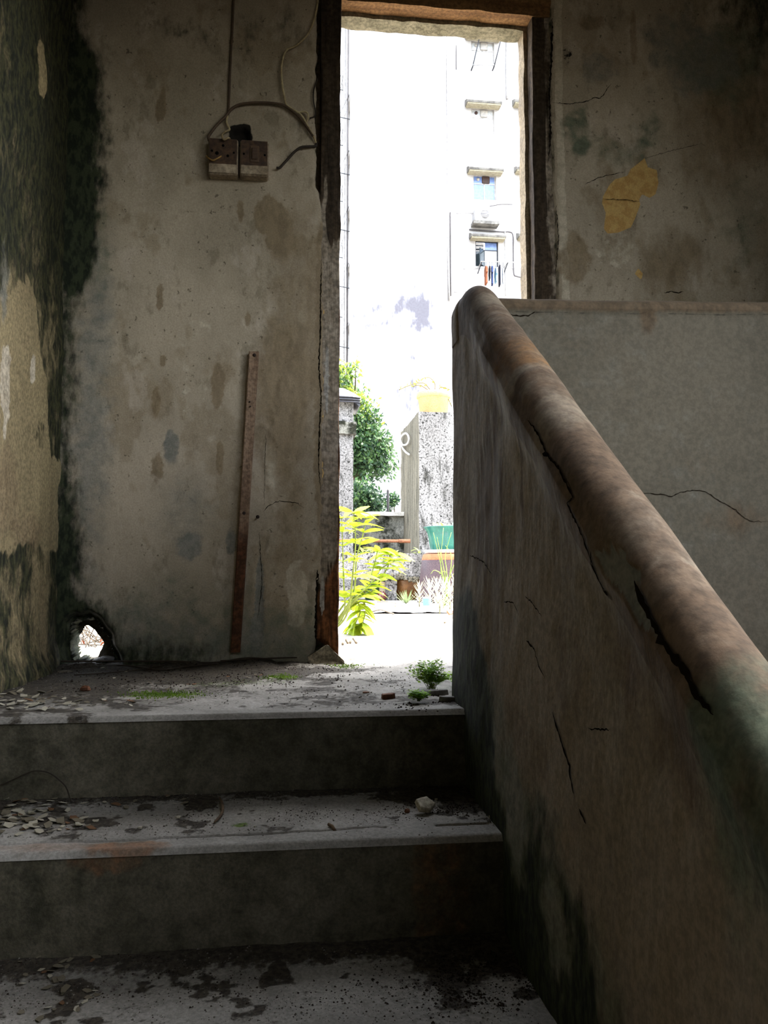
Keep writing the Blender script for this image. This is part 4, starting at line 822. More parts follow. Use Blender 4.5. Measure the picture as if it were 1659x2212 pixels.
# ---- grey corrugated shed far behind
ys_ = 20.0; s0 = at(820, 1010, ys_); sd = empty('corrugated_shed', (s0[0] + 1.5, ys_ + 1, -.012)); tag(sd, 'grey corrugated shed seen between tree and pillar', 'shed')
corr = plain('corrugated_grey', (190, 190, 196), .5, .4); zt_s = at(840, 1008, ys_)[2]
V_ = []; F_ = []
for k in range(61):
    X = s0[0] - .6 + k * .06; dy = .02 if k % 2 else 0
    V_ += [(X, ys_ - dy, 0), (X, ys_ - dy, zt_s)]
    if k: F_.append((2 * k - 2, 2 * k, 2 * k + 1, 2 * k - 1))
part(mobj('shed_wall', V_, F_, corr, sd)); part(mobj('shed_side', *box(s0[0] - .6, s0[0] - .58, ys_, ys_ + 2.5, 0, zt_s), corr, sd)); part(mobj('shed_roof', *prism([(ys_ - .15, zt_s), (ys_ + 2.6, zt_s + .5), (ys_ + 2.6, zt_s + .56), (ys_ - .15, zt_s + .06)], s0[0] - .8, s0[0] + 3.1, 'x'), corr, sd))
# ---- succulents, dry plants and grass on the terrace
pale_leaf = leafmat('pale_succulent', (196, 192, 160), (160, 158, 126)); grn_s = leafmat('grey_green_succulent', (120, 134, 92), (92, 108, 70)); gr_m = leafmat('grass_blade', (176, 190, 110), (140, 160, 80))
def rosette(name, label, x, y, Y, R, n, mat, key, rise, group=None, stemh=.0):
    p = onZ(x, y, -.012) if Y is None else at(x, y, Y); p = np.array([p[0], p[1], -.012]); e = empty(name, p); tag(e, label, 'plant', group); r = random.Random(int(x * 7 + y)); me = leafobj(key, mat, .12, .016, -.15)
    for k in range(n):
        a = 2.4 * k; t = k / n; add_leaf(e, me, p + np.array([0, 0, .01 + stemh * t]), (math.cos(a), math.sin(a), rise + t * 1.2), 0, R / .12 * r.uniform(.7, 1.1))
    if stemh: part(mobj('stem', *tube([p, p + np.array([0, 0, stemh + .01])], .006, 6), mat, e, True))
    return e
rosette('succulent', 'spiky grey-green succulent in front of the brown pot', 877, 1300, 7.6, .14, 22, grn_s, 'suc', .35)
DRYL = ['bleached feathery plant between the brown pot and the plum pot', 'bleached feathery plant before the near edge of the plum pot', 'bleached feathery plant directly behind the tin can', 'bleached feathery plant right of the tin can', 'bleached feathery plant behind the orange clay shard', 'bleached feathery plant touching the parapet edge', 'lowest bleached plant beside the crumpled plastic sheet', 'tallest bleached plant at the parapet edge']
for k, (x, y, Y, s, hh) in enumerate(((906, 1302, 7.2, .09, .16), (928, 1306, 6.9, .10, .18), (944, 1308, 6.6, .10, .20), (958, 1312, 6.3, .10, .20), (972, 1314, 6.0, .09, .18), (984, 1318, 5.8, .09, .22), (950, 1318, 6.0, .07, .10), (990, 1300, 6.4, .09, .26))):
    rosette('dry_succulent', DRYL[k], x, y, Y, s, 34, pale_leaf, 'dry', .25, 'bleached plants before the plum pot', hh)
gt = empty('grass_tuft', tuple(at(966, 1300, 7.3)[:2]) + (-.012,)); tag(gt, 'tall wispy grass in front of the plum pot', 'grass tuft'); gb = np.array(gt.location); rnd = random.Random(77)
for k, pts in enumerate([((960, 1260), (948, 1200), (936, 1150)), ((962, 1250), (950, 1190), (944, 1160)), ((965, 1240), (962, 1200), (975, 1150)), ((960, 1250), (940, 1232), (930, 1240)), ((968, 1260), (962, 1235), (948, 1240)), ((970, 1250), (985, 1210), (990, 1190)), ((958, 1260), (952, 1220), (958, 1140)), ((972, 1240), (975, 1200), (962, 1178)), ((966, 1260), (980, 1240), (992, 1230))]):
    w = catmull([gb + np.array([rnd.uniform(-.03, .03), rnd.uniform(-.02, .02), 0])] + [at(x, y, 7.3) for x, y in pts], 5); part(mobj('blade', *tube(w, [.005 * (1 - i / len(w)) + .0015 for i in range(len(w))], 4), gr_m, gt, True))
bush_l = leafmat('low_leaf', (150, 180, 90), (120, 150, 70))
for k, (x, lab) in enumerate(((792, 'small leafy plant on the trough behind the shrub'), (815, 'small leafy plant on the trough under the brown pipe'), (846, 'little green sprout on the trough left of the pillar'), (895, 'tiny green sprout at the pillar foot'))):
    p = at(x, 1193, 8.98); p[2] = ZTT - .03; e = empty('trough_plant', p); tag(e, lab, 'plant', 'little plants on the trough'); r = random.Random(x); me = leafobj('low', bush_l, .10, .05, .3)
    for q in range(14 if k < 2 else 6): a = 2.4 * q; add_leaf(e, me, p + np.array([r.uniform(-.06, .06), r.uniform(-.05, .05), r.uniform(0, .06)]), (math.cos(a), math.sin(a), r.uniform(.2, 1.4)), 0, r.uniform(.5, 1.0))
# ---- litter on the terrace floor
sheet_m = plain('plastic_sheet', (232, 232, 236), .3, .5); rnd = random.Random(3)
def sheet(name, label, x, y, w, d, seed, mat, hgt=.05):
    p = onZ(x, y, -.012); A, B = np.meshgrid(np.linspace(-w / 2, w / 2, 26), np.linspace(-d / 2, d / 2, 20)); a = A.ravel(); b = B.ravel()
    z = .004 + hgt * np.abs(fbm(a, b, 5, 4, seed) - .45) * 2.2 * (1 - (np.maximum(np.abs(a) / (w / 2), np.abs(b) / (d / 2))) ** 6 * .7); a = a + (fbm(a, b, 7, 3, seed + 1) - .5) * .15; b = b + (fbm(a, b, 7, 3, seed + 2) - .5) * .15
    o = mobj(name, np.stack([a, b, z], 1), gridF(26, 20), mat, None, True, loc=tuple(p)); tag(o, label, 'sheet'); return o
sheet('plastic_sheet', 'crumpled white plastic sheet on the sunlit terrace', 905, 1322, .75, .5, 3, sheet_m, .07)
sheet('plastic_sheet', 'torn white plastic scrap before the leafy shrub tips', 820, 1312, .55, .9, 9, sheet_m, .05)
canp = onZ(922, 1319, -.012); cn = empty('tin_can', canp); tag(cn, 'small blue and white tin can among the litter', 'can'); mobj('can_body', *lathe([(.032, 0), (.034, .004), (.034, .10), (.031, .106), (.005, .104)], 20), plain('can_white', (225, 230, 235), .4), cn, True); mobj('blue_label', *lathe([(.0345, .04), (.0347, .045), (.0347, .095), (.0345, .098)], 20), plain('can_blue', (90, 150, 205), .4), cn, True)
for k, (x, y, lab) in enumerate(((972, 1332, 'orange clay shard at the parapet side of the terrace'), (860, 1318, 'small orange clay shard on the plastic scrap'))):
    p = onZ(x, y, -.012); o = mobj('clay_shard', *xf(flake(random.Random(k + 4), .045, .012), (0, 0, .03), (.9, .2, .4)), terra, None, loc=tuple(p)); tag(o, lab, 'shard')
tw_m = plain('grey_twig', (120, 108, 92), .9)
for k, (a, b, lab) in enumerate((((740, 1392), (752, 1390), 'short dark twig near the timber jamb outside'), ((756, 1389), (770, 1389), 'stubby grey twig on the bright terrace'), ((800, 1322), (850, 1326), 'long thin twig beside the plastic sheet'), ((815, 1300), (880, 1312), 'bare grey stick lying before the trough'), ((960, 1345), (1000, 1338), 'dry twig at the parapet side of the terrace'))):
    A, B = onZ(*a, .0), onZ(*b, .0); mid = (A + B) / 2 + np.array([0, .03, .02]); o = mobj('twig', *tube(catmull([A, mid, B], 5), .006, 6), tw_m, None, True); tag(o, lab, 'twig')
# ---- dry bush behind the hole in the wall
tb = empty('dry_bush', (-.85, 3.7, -.012)); tag(tb, 'tangle of bare twigs with withered red leaves behind the wall hole', 'bush'); rnd = random.Random(12); red = leafmat('withered_leaf', (130, 64, 34), (96, 44, 26)); br = MATS['bark']
for k in range(26):
    a = at(rnd.uniform(150, 240), 1440, 3.55 + rnd.random() * .4); b = at(rnd.uniform(140, 245), rnd.uniform(1335, 1400), 3.55 + rnd.random() * .4); a[2] = max(a[2], -.01)
    part(mobj('branch', *tube(catmull([a, (a + b) / 2 + np.array([rnd.uniform(-.04, .04), 0, rnd.uniform(-.02, .02)]), b], 4), .0022, 5), br, tb, True))
rl_ = leafobj('red', red, .035, .014, .3)
for k in range(60): p = at(rnd.uniform(165, 228), rnd.gauss(1404, 8), 3.6 + rnd.random() * .2); add_leaf(tb, rl_, p, (rnd.uniform(-1, 1), rnd.uniform(-.4, .4), -rnd.random()), rnd.uniform(-1, 1), rnd.uniform(.6, 1.1))

# ================================================================== FAR BUILDINGS
bwhite = layered('white_render', (206, 206, 210), (190, 190, 196), ns=.5, stretch=(1, 1, .4), layers=[dict(attr='stain', col=(74, 72, 82), ns=4.0, amp=1.3, w=.3, stretch=(1, 1, .3), max=.85), dict(const=.05, col=(120, 118, 120), ns=5.0, amp=1.1, w=.08, max=.7)], bump=.2, bscale=6.0, speck=.05, speckscale=12.0)
bworn = layered('worn_render', (206, 204, 202), (188, 186, 186), ns=.8, layers=[dict(const=.14, col=(140, 138, 134), ns=2.0, amp=1.0, w=.12, max=.7), dict(const=.06, col=(90, 88, 84), ns=7.0, amp=1.0, w=.07)], bump=.2, bscale=6.0, speck=.06, speckscale=14.0)
hood_m = layered('hood_concrete', (150, 148, 142), (110, 108, 104), ns=3.0, layers=[dict(const=.3, col=(60, 60, 56), ns=6.0, amp=1.2, w=.15)], bump=.4, bscale=10.0)
hood_pale = plain('hood_pale', (176, 168, 142), .9); fr_dark = plain('window_dark', (52, 54, 60), .5); fr_pale = plain('window_pale', (200, 196, 190), .5); fr_brown = plain('fan_brown', (70, 50, 44), .6)
pane_b = plain('blue_glass', (120, 146, 200), .15, .6, c2=(104, 128, 180), bump=0, speck=0); pane_d = plain('dark_glass', (60, 70, 74), .12, .6, bump=0, speck=0); pane_w = plain('curtain_pane', (214, 220, 226), .3, .5, bump=0, speck=0)
pipe_m = plain('grey_downpipe', (190, 188, 186), .6); pipe_d = plain('dark_pipe', (96, 92, 92), .6)
def facade(X0, X1, Z0, Z1, holes, Y, dep):
    xs = sorted({X0, X1} | {h[0] for h in holes} | {h[1] for h in holes}); zs = sorted({Z0, Z1} | {h[2] for h in holes} | {h[3] for h in holes}); mb = MB()
    for a, b in zip(xs[:-1], xs[1:]):
        for c, d in zip(zs[:-1], zs[1:]):
            if any(h[0] <= a and b <= h[1] and h[2] <= c and d <= h[3] for h in holes): continue
            mb.add([(a, Y, c), (b, Y, c), (b, Y, d), (a, Y, d)], [(0, 1, 2, 3)])
    for a, b, c, d in holes:
        for q in ([(a, Y, c), (a, Y + dep, c), (a, Y + dep, d), (a, Y, d)], [(b, Y, c), (b, Y, d), (b, Y + dep, d), (b, Y + dep, c)], [(a, Y, d), (a, Y + dep, d), (b, Y + dep, d), (b, Y, d)], [(a, Y, c), (b, Y, c), (b, Y + dep, c), (a, Y + dep, c)]): mb.add(q, [(0, 1, 2, 3)])
    return mb
# plain block
YA = 34.0; ax0, ax1 = at(757, 600, YA)[0], at(966, 600, YA)[0]; ZTOP = 30.0
bA = empty('apartment_block', ((ax0 + ax1) / 2, YA + 4, 0)); tag(bA, 'tall white apartment block with a blank end wall', 'building')
gu, gv = [q.ravel() for q in np.meshgrid(np.linspace(ax0, ax1, 60), np.linspace(-.012, ZTOP, 300))]
stn = sum(blob(gu, gv, tuple(at(x, y, YA)[[0, 2]]), a, b, q, .7, .7, 3 + i) for i, (x, y, a, b, q) in enumerate(((900, 640, .8, 1.2, .6), (920, 680, .4, .7, .55), (860, 490, 1.2, .5, .45), (880, 850, 1.0, 1.2, .6), (800, 660, .8, 1.0, .4), (850, 720, 1.6, 1.0, .4))))
part(mobj('end_wall', np.stack([gu, gu * 0 + YA, gv], 1), gridF(60, 300), bwhite, bA, False, dict(stain=stn)))
# its side wall (seen edge-on at the left) with hinged-out windows
holesA = []; rowsA = [115, 242, 370, 497, 630, 760]
yb0, yb1 = 37.8, 39.2; yc0, yc1 = 34.5, 35.9
for py in rowsA:
    za = EYE[2] + (1231 - py) * 38.2 / FPX; holesA.append((yb0, yb1, za - 1.25, za)); zb2 = EYE[2] + (1231 - (py + 62)) * 35 / FPX; holesA.append((yc0, yc1, zb2 - 1.3, zb2))
fm = facade(YA, YA + 12, -.012, ZTOP, holesA, 0, .2); part(mobj('side_wall', [(ax0 + v[1], v[0], v[2]) for v in fm.V], fm.F, bworn, bA))
part(mobj('rear_and_roof', *box(ax0, ax1, YA + 11.9, YA + 12, -.012, ZTOP), bworn, bA)); part(mobj('roof_slab', *box(ax0, ax1, YA, YA + 12, ZTOP, ZTOP + .3), bworn, bA))
for k, (a, b, c, d) in enumerate(holesA):
    w = mobj('window', *box(ax0 + .14, ax0 + .17, a, b, c, d), pane_d, bA); part(w)
    ang = .42; L = (d - c) * .9
    sv = MB()
    for (q0, q1, r0, r1) in ((a, b, 0, .09), (a, b, L - .09, L), (a, a + .09, 0, L), (b - .09, b, 0, L)):
        sv.add([(ax0 - .02 - math.sin(ang) * r0, q0, d - math.cos(ang) * r0), (ax0 - .02 - math.sin(ang) * r0, q1, d - math.cos(ang) * r0), (ax0 - .02 - math.sin(ang) * r1, q1, d - math.cos(ang) * r1), (ax0 - .02 - math.sin(ang) * r1, q0, d - math.cos(ang) * r1)], [(0, 1, 2, 3)])
    sv.add(*tube([(ax0, a + .02, c + .15), (ax0 - .02 - math.sin(ang) * L, a + .02, d - math.cos(ang) * L)], .02, 5))
    s_ = sv.build('hinged_sash', fr_dark, w); s_.matrix_parent_inverse = Matrix.Identity(4)
dp = at(748, 600, 36.0); part(mobj('downpipe', *tube([(ax0 - .12, 36.2, 0), (ax0 - .12, 36.2, ZTOP)], .06, 8), pipe_m, bA, True))
part(mobj('downpipe', *tube([(ax0 - .09, 34.6, 0), (ax0 - .09, 34.6, ZTOP)], .045, 8), pipe_d, bA, True))
for k, xx in enumerate((956, 962)): part(mobj('downpipe', *tube([(at(xx, 600, YA)[0], YA - .08, 0), (at(xx, 600, YA)[0], YA - .08, 12 + 4 * k)], .045, 8), pipe_m, bA, True))
# wing with windows
YB = 36.0; bx0, bx1 = ax1, 15.5
bB = empty('apartment_wing', ((bx0 + bx1) / 2, YB + 4, 0)); tag(bB, 'worn white apartment wing with hooded windows and laundry', 'building')
def wq(x, y): p = at(x, y, YB); return p[0], p[2]
wins = []; xsw = [(1022, 1072), (1124, 1176), (1228, 1280)]; ysw = [(86, 146), (232, 290), (376, 433), (519, 577), (664, 724)]
for ri, (ya, yb_) in enumerate(ysw):
    for ci, (xa_, xb_) in enumerate(xsw):
        sh_ = 5 if ri >= 3 else (-4 if ri < 2 else 0); X0, Z1 = wq(xa_ + sh_, ya); X1, Z0 = wq(xb_ + sh_, yb_); wins.append((X0, X1, Z0, Z1, ri, ci))
fm = facade(bx0, bx1, -.012, ZTOP, [w[:4] for w in wins], YB, .18); part(fm.build('front_wall', bworn, bB))
part(mobj('roof_slab', *box(bx0, bx1, YB, YB + 10, ZTOP, ZTOP + .3), bworn, bB)); part(mobj('far_side', *box(bx1 - .1, bx1, YB, YB + 10, -.012, ZTOP), bworn, bB))
for X0, X1, Z0, Z1, ri, ci in wins:
    fr = MB(); t = .05; Yf = YB + .10; dark = ri >= 3; fm_ = fr_dark if dark else fr_pale; zt3 = Z1 - (Z1 - Z0) * .34; xm = (X0 + X1) / 2 - (.1 if dark else 0)
    for b in ((X0, X0 + t, Z0, Z1), (X1 - t, X1, Z0, Z1), (X0 + t, X1 - t, Z0, Z0 + t), (X0 + t, X1 - t, Z1 - t, Z1), (X0 + t, X1 - t, zt3 - .02, zt3 + .02), (xm - .025, xm + .025, Z0 + t, zt3)): fr.add(*box(b[0], b[1], Yf, Yf + .05, b[2], b[3]))
    w = part(fr.build('window', fm_, bB))
    def pane(b, m, name='pane', y=0.0):
        o = mobj(name, *box(b[0], b[1], Yf + .02 + y, Yf + .03 + y, b[2], b[3]), m, w); return o
    if dark:
        pane((xm + .03, X1 - t, Z0 + t, zt3 - .02), pane_w); pane((xm + .03, X1 - t, zt3 + .02, Z1 - t), pane_b)
        for s in range(4): zz_ = zt3 + .05 + s * .08; mobj('louvre', *xf(box(X0 + t, xm - .03, -.005, .005, -.035, .035), (0, Yf + .02, zz_), (.6, 0, 0)), fr_pale if s % 2 else fr_dark, w)
        pane((X0 + t, xm - .025, Z0 + t, zt3 - .02), pane_d, y=.06)
        # casement swung outwards
        mobj('open_casement', *xf(box(0, (xm - X0) * 1.0, -.02, .02, Z0 + t, zt3 - .02), (xm - .03, Yf, 0), (0, 0, math.pi + .9)), pane_d, w)
    else:
        pm = pane_b if ri == 2 else pane_w
        pane((X0 + t, xm - .025, Z0 + t, zt3 - .02), pm); pane((xm + .025, X1 - t, Z0 + t, zt3 - .02), pm); pane((X0 + t, xm - .1, zt3 + .02, Z1 - t), pm); pane((xm + .25, X1 - t, zt3 + .02, Z1 - t), pm)
        eb = MB().add(*bbox(xm - .10, xm + .25, Yf - .06, Yf + .04, zt3 + .03, Z1 - t, .02)); eb.build('extractor_box', fr_brown if ri == 2 else fr_pale, w)
        V_, F_ = tube([(X0 + .25, Yf - .02, Z1 - .19), (X0 + .25, Yf + .03, Z1 - .19)], .075, 14); mobj('vent_fan', V_, F_, fr_pale if ri != 1 else fr_brown, w, True)
    hx0, hx1 = X0 - .30, X1 + .26
    hd_ = mobj('window_hood', *prism([(YB, Z1 + .02), (YB - .42, Z1 + .02), (YB - .45, Z1 + .10), (YB - .40, Z1 + .16), (YB, Z1 + .32)], hx0, hx1, 'x'), hood_m, bB); part(hd_)
    ub = mobj('hood_soffit', *box(hx0 + .04, hx1 - .04, YB - .40, YB - .002, Z1 - .04, Z1 + .02), hood_pale, hd_)
# conduits on the wing
for k, (pts, r, m) in enumerate([([(1013, 497), (1040, 499), (1085, 502), (1098, 502), (1107, 508), (1108, 540), (1109, 590), (1116, 598), (1138, 602)], .03, pipe_d), ([(1090, 500), (1091, 560), (1092, 640)], .03, pipe_m), ([(965, 80), (966, 480), (970, 650)], .05, pipe_m), ([(972, 460), (973, 640)], .03, pipe_d), ([(985, 462), (1020, 461), (1070, 460), (1075, 452)], .02, pipe_m), ([(985, 152), (985, 100)], .02, pipe_d), ([(1095, 80), (1094, 150), (1095, 215)], .06, pipe_m), ([(1000, 582), (1030, 580), (1110, 580), (1138, 583)], .02, pipe_m), ([(980, 632), (1020, 630)], .02, pipe_m), ([(1057, 447), (1080, 443), (1106, 443)], .018, pipe_d)]):
    part(mobj('conduit', *tube(catmull([(*[wq(x, y)[0]], YB - .06, wq(x, y)[1]) for x, y in pts], 4), r, 6), m, bB, True))
# air conditioner on its ledge
a0, a1 = wq(1022, 485), wq(1068, 459)
ac = empty('air_conditioner', ((a0[0] + a1[0]) / 2, YB - .3, a0[1])); tag(ac, 'white air conditioner on a ledge between the two window rows', 'air conditioner')
part(mobj('casing', *bbox(a0[0], a1[0], YB - .42, YB - .02, a0[1], a1[1], .03), plain('ac_white', (222, 222, 222), .5), ac)); fcx = wq(1043, 471)
part(mobj('fan_grille', *tube([(fcx[0], YB - .45, fcx[1]), (fcx[0], YB - .42, fcx[1])], .19, 24), plain('ac_grille', (140, 140, 146), .6), ac, True))
gm = MB()
for s in range(-3, 4): gm.add(*box(fcx[0] - .18, fcx[0] + .18, YB - .462, YB - .45, fcx[1] + s * .05 - .008, fcx[1] + s * .05 + .008))
part(gm.build('grille_bars', fr_pale, ac)); part(mobj('ledge', *box(a0[0] - .1, a1[0] + .1, YB - .5, YB, a0[1] - .14, a0[1]), hood_m, ac))
# clothes rail and laundry
r0, r1 = wq(1030, 578), wq(1092, 579); YLD = YB - .75
rk = empty('clothes_rail', (r0[0], YB, r0[1])); tag(rk, 'white clothes rail projecting below the open window', 'clothes rail')
part(mobj('rail', *tube([(r0[0], YLD, r0[1]), (r1[0] + .3, YLD, r1[1])], .022, 8), fr_pale, rk, True))
for xx in (1032, 1088): q = wq(xx, 579); part(mobj('bracket', *tube([(q[0], YB, q[1] - .25), (q[0], YLD, q[1])], .025, 6), fr_dark, rk, True)); part(mobj('bracket', *tube([(q[0], YB, q[1]), (q[0], YLD, q[1])], .02, 6), fr_pale, rk, True))
for k, (x, w, top, bot, colr, lab) in enumerate(((1041, 8, 588, 628, (150, 92, 66), 'rust brown shirt hanging first on the clothes rail'), (1048.5, 4, 588, 618, (40, 36, 40), 'narrow black garment hanging next to the brown shirt'), (1054, 7, 588, 630, (58, 70, 108), 'navy blue shirt hanging in the middle of the clothes rail'), (1062, 6, 592, 624, (150, 190, 214), 'light blue garment hanging on the clothes rail'), (1069.5, 6, 588, 632, (34, 34, 46), 'black trousers hanging beside the light blue garment'), (1077, 5, 592, 626, (196, 206, 220), 'pale grey garment hanging last on the clothes rail'))):
    g = empty('hanging_garment', (wq(x, top)[0], YLD, wq(x, top)[1])); tag(g, lab, 'garment', 'laundry on the clothes rail'); gm_ = plain('cloth_%d' % k, colr, .9, .1)
    hw = w * YB / FPX / 2; h_ = (bot - top) * YB / FPX; sd_ = .28
    # a shirt seen edge-on: broad across the rail, thin along it
    poly = [(-.06, 0), (-sd_, -.10), (-sd_ - .07, -.36), (-sd_ + .05, -.38), (-sd_ + .05, -h_), (sd_ - .05, -h_), (sd_ - .05, -.38), (sd_ + .07, -.36), (sd_, -.10), (.06, 0)]
    if k == 4: poly = [(-.2, 0), (-.22, -h_), (-.03, -h_), (0, -h_ * .4), (.03, -h_), (.22, -h_), (.2, 0)]
    V_, F_ = prism(poly, -hw * .5, hw * .5, 'x'); rz = .35 + .15 * (k % 3)
    V_ = [(x_ + y_ * math.sin(rz) * .25 * 1, y_ * math.cos(rz), z_) for x_, y_, z_ in V_]
    mobj('cloth', V_, F_, gm_, g); mobj('hanger', *tube([(0, 0, 0), (0, .0, .06), (0, 0, wq(x, 579)[1] - wq(x, top)[1] + .02)], .012, 5), fr_dark, g)
# drying rack with black stays above
dk = empty('drying_rack', (wq(1018, 150)[0], YB, wq(1018, 150)[1])); tag(dk, 'drying rack held by two black stays near the door head', 'drying rack')
q0, q1 = wq(1018, 149), wq(1064, 149)
for (xt, xb2) in ((1042, 1018), (1090, 1064)): t_ = wq(xt, 52); b_ = wq(xb2, 152); part(mobj('stay', *tube([(t_[0], YB - .1, t_[1]), (b_[0], YB - .3, b_[1])], .026, 6), fr_dark, dk, True)); part(mobj('arm', *tube([(b_[0], YB, b_[1]), (b_[0], YB - .3, b_[1])], .03, 6), fr_dark, dk, True))
part(mobj('rail', *tube([(q0[0], YB - .3, q0[1]), (q1[0], YB - .3, q1[1])], .025, 6), pipe_m, dk, True))
# ================================================================== THINGS INSIDE THE STAIR HOUSE
def wy(x, z): return YW0 - float(disp_left(np.array([x]), np.array([z]))[0])
def wpt(x, y, off=0.0): a, b = bw(x, y); return np.array([a, wy(a, b) - off, b])
# ---- wooden batten nailed to the wall
bat_m = layered('batten_wood', (158, 132, 108), (124, 100, 80), ns=6.0, stretch=(5, 5, .4), layers=[dict(attr='low', col=(98, 62, 40), col2=(74, 48, 32), ns=10.0, amp=.6, w=.25), dict(const=.12, col=(150, 132, 112), ns=14.0, amp=1.1, w=.2, stretch=(2, 2, .3))], bump=.5, bscale=40.0)
t0, t1, t2 = wpt(549, 764), wpt(529, 1120), wpt(509, 1408); bt = empty('wooden_batten', t2); tag(bt, 'long thin wooden batten nailed upright to the stained wall', 'batten')
V_ = []; F_ = []; low = []; n = 60
for i in range(n + 1):
    s = i / n; z = t0[2] + (t2[2] - t0[2]) * s; xc = np.interp(z, [t2[2], t1[2], t0[2]], [t2[0], t1[0] - .002, t0[0]]); hw = .0165 - .001 * s; yf = YW0 - .030 + .004 * math.sin(s * 7); ch = .003
    V_ += [(xc - hw, YW0 + .004, z), (xc - hw, yf + ch, z), (xc - hw + ch, yf, z), (xc + hw - ch, yf, z), (xc + hw, yf + ch, z), (xc + hw, YW0 + .004, z)]; low += [s] * 6
    if i:
        for k in range(6): F_.append(((i - 1) * 6 + k, (i - 1) * 6 + (k + 1) % 6, i * 6 + (k + 1) % 6, i * 6 + k))
F_.append(tuple(range(6))[::-1]); F_.append(tuple(n * 6 + k for k in range(6)))
part(mobj('board', V_, F_, bat_m, bt, False, dict(low=[.9 * float(sstep(.45, .75, np.array(q))) for q in low])))
nail_m = plain('rusty_nail', (44, 28, 20), .7, .3)
for k, (x, y, r) in enumerate(((550, 772, .006), (540, 872, .0025), (541, 882, .0025), (528, 1110, .008), (519, 1252, .003), (517, 1300, .003))):
    p = wpt(x, y); q = YW0 - .028; part(mobj('nail', *lathe([(r, 0), (r, .003), (r * .6, .005)], 10), nail_m, bt, True)).matrix_basis = Matrix.LocRotScale(Vector((p[0], q, p[2])), Euler((math.pi / 2, 0, 0)), None)
ntip = wpt(557, 1118); nl = empty('rusty_nail', ntip); tag(nl, 'rusty nail stuck in the plaster beside the batten knot', 'nail'); mobj('shank', *tube([(0, .012, 0), (0, -.02, .001)], .0025, 8), nail_m, nl, True); mobj('nail_head', *tube([(0, -.018, .001), (0, -.022, .001)], .006, 10), nail_m, nl, True)
# ---- socket and switch plates
plate_m = layered('grimy_plastic', (186, 168, 142), (160, 142, 116), ns=20.0, layers=[dict(attr='grime', col=(84, 62, 42), col2=(66, 48, 34), ns=40.0, amp=.4, w=.25)], rough=.5, bump=.1, spec=.4)
slot_m = plain('slot_black', (14, 12, 10), .9, .1)
def plate(name, label, x0_, x1_, y0_, y1_, cat):
    a = wpt(x0_, y1_); b = wpt(x1_, y0_); yb_ = YW0 + .006; e = empty(name, ((a[0] + b[0]) / 2, YW0, a[2])); tag(e, label, cat); H = b[2] - a[2]; W = b[0] - a[0]; yf = YW0 - .040
    V, F = bbox(a[0], b[0], yf, yb_, a[2], b[2], .006); V = np.array(V); lo = sstep(.28, .34, (V[:, 2] - a[2]) / H)
    # front face as a small grid so that the grime can end in a line
    part(mobj('back_box', V, F, plate_m, e, False, dict(grime=np.where(V[:, 1] > yf + .01, .3, .45)))); A, B = np.meshgrid(np.linspace(a[0] + .004, b[0] - .004, 24), np.linspace(a[2] + .004, b[2] - .004, 30)); A = A.ravel(); B = B.ravel(); t = (B - a[2]) / H
    part(mobj('face_plate', np.stack([A, A * 0 + yf - .0015 + .001 * fbm(A, B, 40, 2), B], 1), gridF(24, 30), plate_m, e, True, dict(grime=np.where(t > .27 + .06 * (fbm(A, B * 0, 30, 2) - .5), .85, .15 + .3 * fbm(A, B, 40, 3)))))
    return e, a, b, yf, W, H
def hole_at(e, x, z, r, y): part(mobj('pin_hole', *tube([(x, y - .0028, z), (x, y + .004, z)], r, 10), slot_m, e, True))
so, a, b, yf, W, H = plate('socket_plate', 'grimy wall socket plate with loose wires', 451, 516, 313, 386, 'socket')
for fx_, fz_, r in ((.13, .62, .004), (.50, .78, .0045), (.66, .50, .0045), (.86, .60, .0035), (.30, .56, .006)): hole_at(so, a[0] + W * fx_, a[2] + H * fz_, r, yf)
sw, a, b, yf, W, H = plate('switch_plate', 'grimy light switch plate next to the socket', 519, 581, 317, 389, 'switch')
for fx_ in (.14, .87): hole_at(sw, a[0] + W * fx_, a[2] + H * .58, .0035, yf)
part(mobj('rocker', *bbox(a[0] + W * .40, a[0] + W * .62, yf - .008, yf, a[2] + H * .42, a[2] + H * .76, .003), plain('rocker_brown', (92, 70, 52), .5), sw)); part(mobj('rocker_bezel', *bbox(a[0] + W * .35, a[0] + W * .67, yf - .004, yf, a[2] + H * .36, a[2] + H * .82, .002), plain('bezel_brown', (106, 84, 62), .5), sw))
# ---- cables
cab_p = plain('old_white_cable', (206, 190, 148), .6, .3, c2=(160, 140, 104)); cab_d = plain('old_brown_cable', (96, 78, 60), .7, .3); cab_k = plain('dark_cable', (60, 50, 42), .7, .3)
def cable(label, pts, r, m, off=.008, name='cable'):
    w = [wpt(p[0], p[1], (p[2] if len(p) > 2 else off)) for p in pts]; o = mobj(name, *tube(catmull(w, 7), r, 8), m, None, True); tag(o, label, 'cable'); return o
cable('straight old cable running down the wall to the socket', [(505, -15), (502, 60), (499, 110), (496, 180), (494, 230), (492, 252)], .0042, cab_d, .004)
cable('pale wire looping from the cable end into the socket hole', [(492, 252), (490, 268), (496, 283), (488, 290, .02), (482, 308, .05), (486, 318, .052), (494, 314, .05), (497, 305, .03)], .0036, cab_p, .010)
cable('cable arching over the socket to the timber jamb', [(453, 313, .03), (452, 300, .02), (468, 275), (488, 255), (500, 240), (520, 229), (560, 225), (600, 228), (618, 234), (645, 255), (668, 285), (676, 298)], .0046, cab_d, .012)
cable('pale twin cable sagging beside the timber jamb', [(688, -15), (684, 20), (676, 55), (662, 82), (640, 103), (620, 112), (612, 128), (608, 150), (609, 180), (613, 205), (618, 228), (630, 238), (650, 252), (664, 275), (676, 296), (683, 310)], .0036, cab_p, .012)
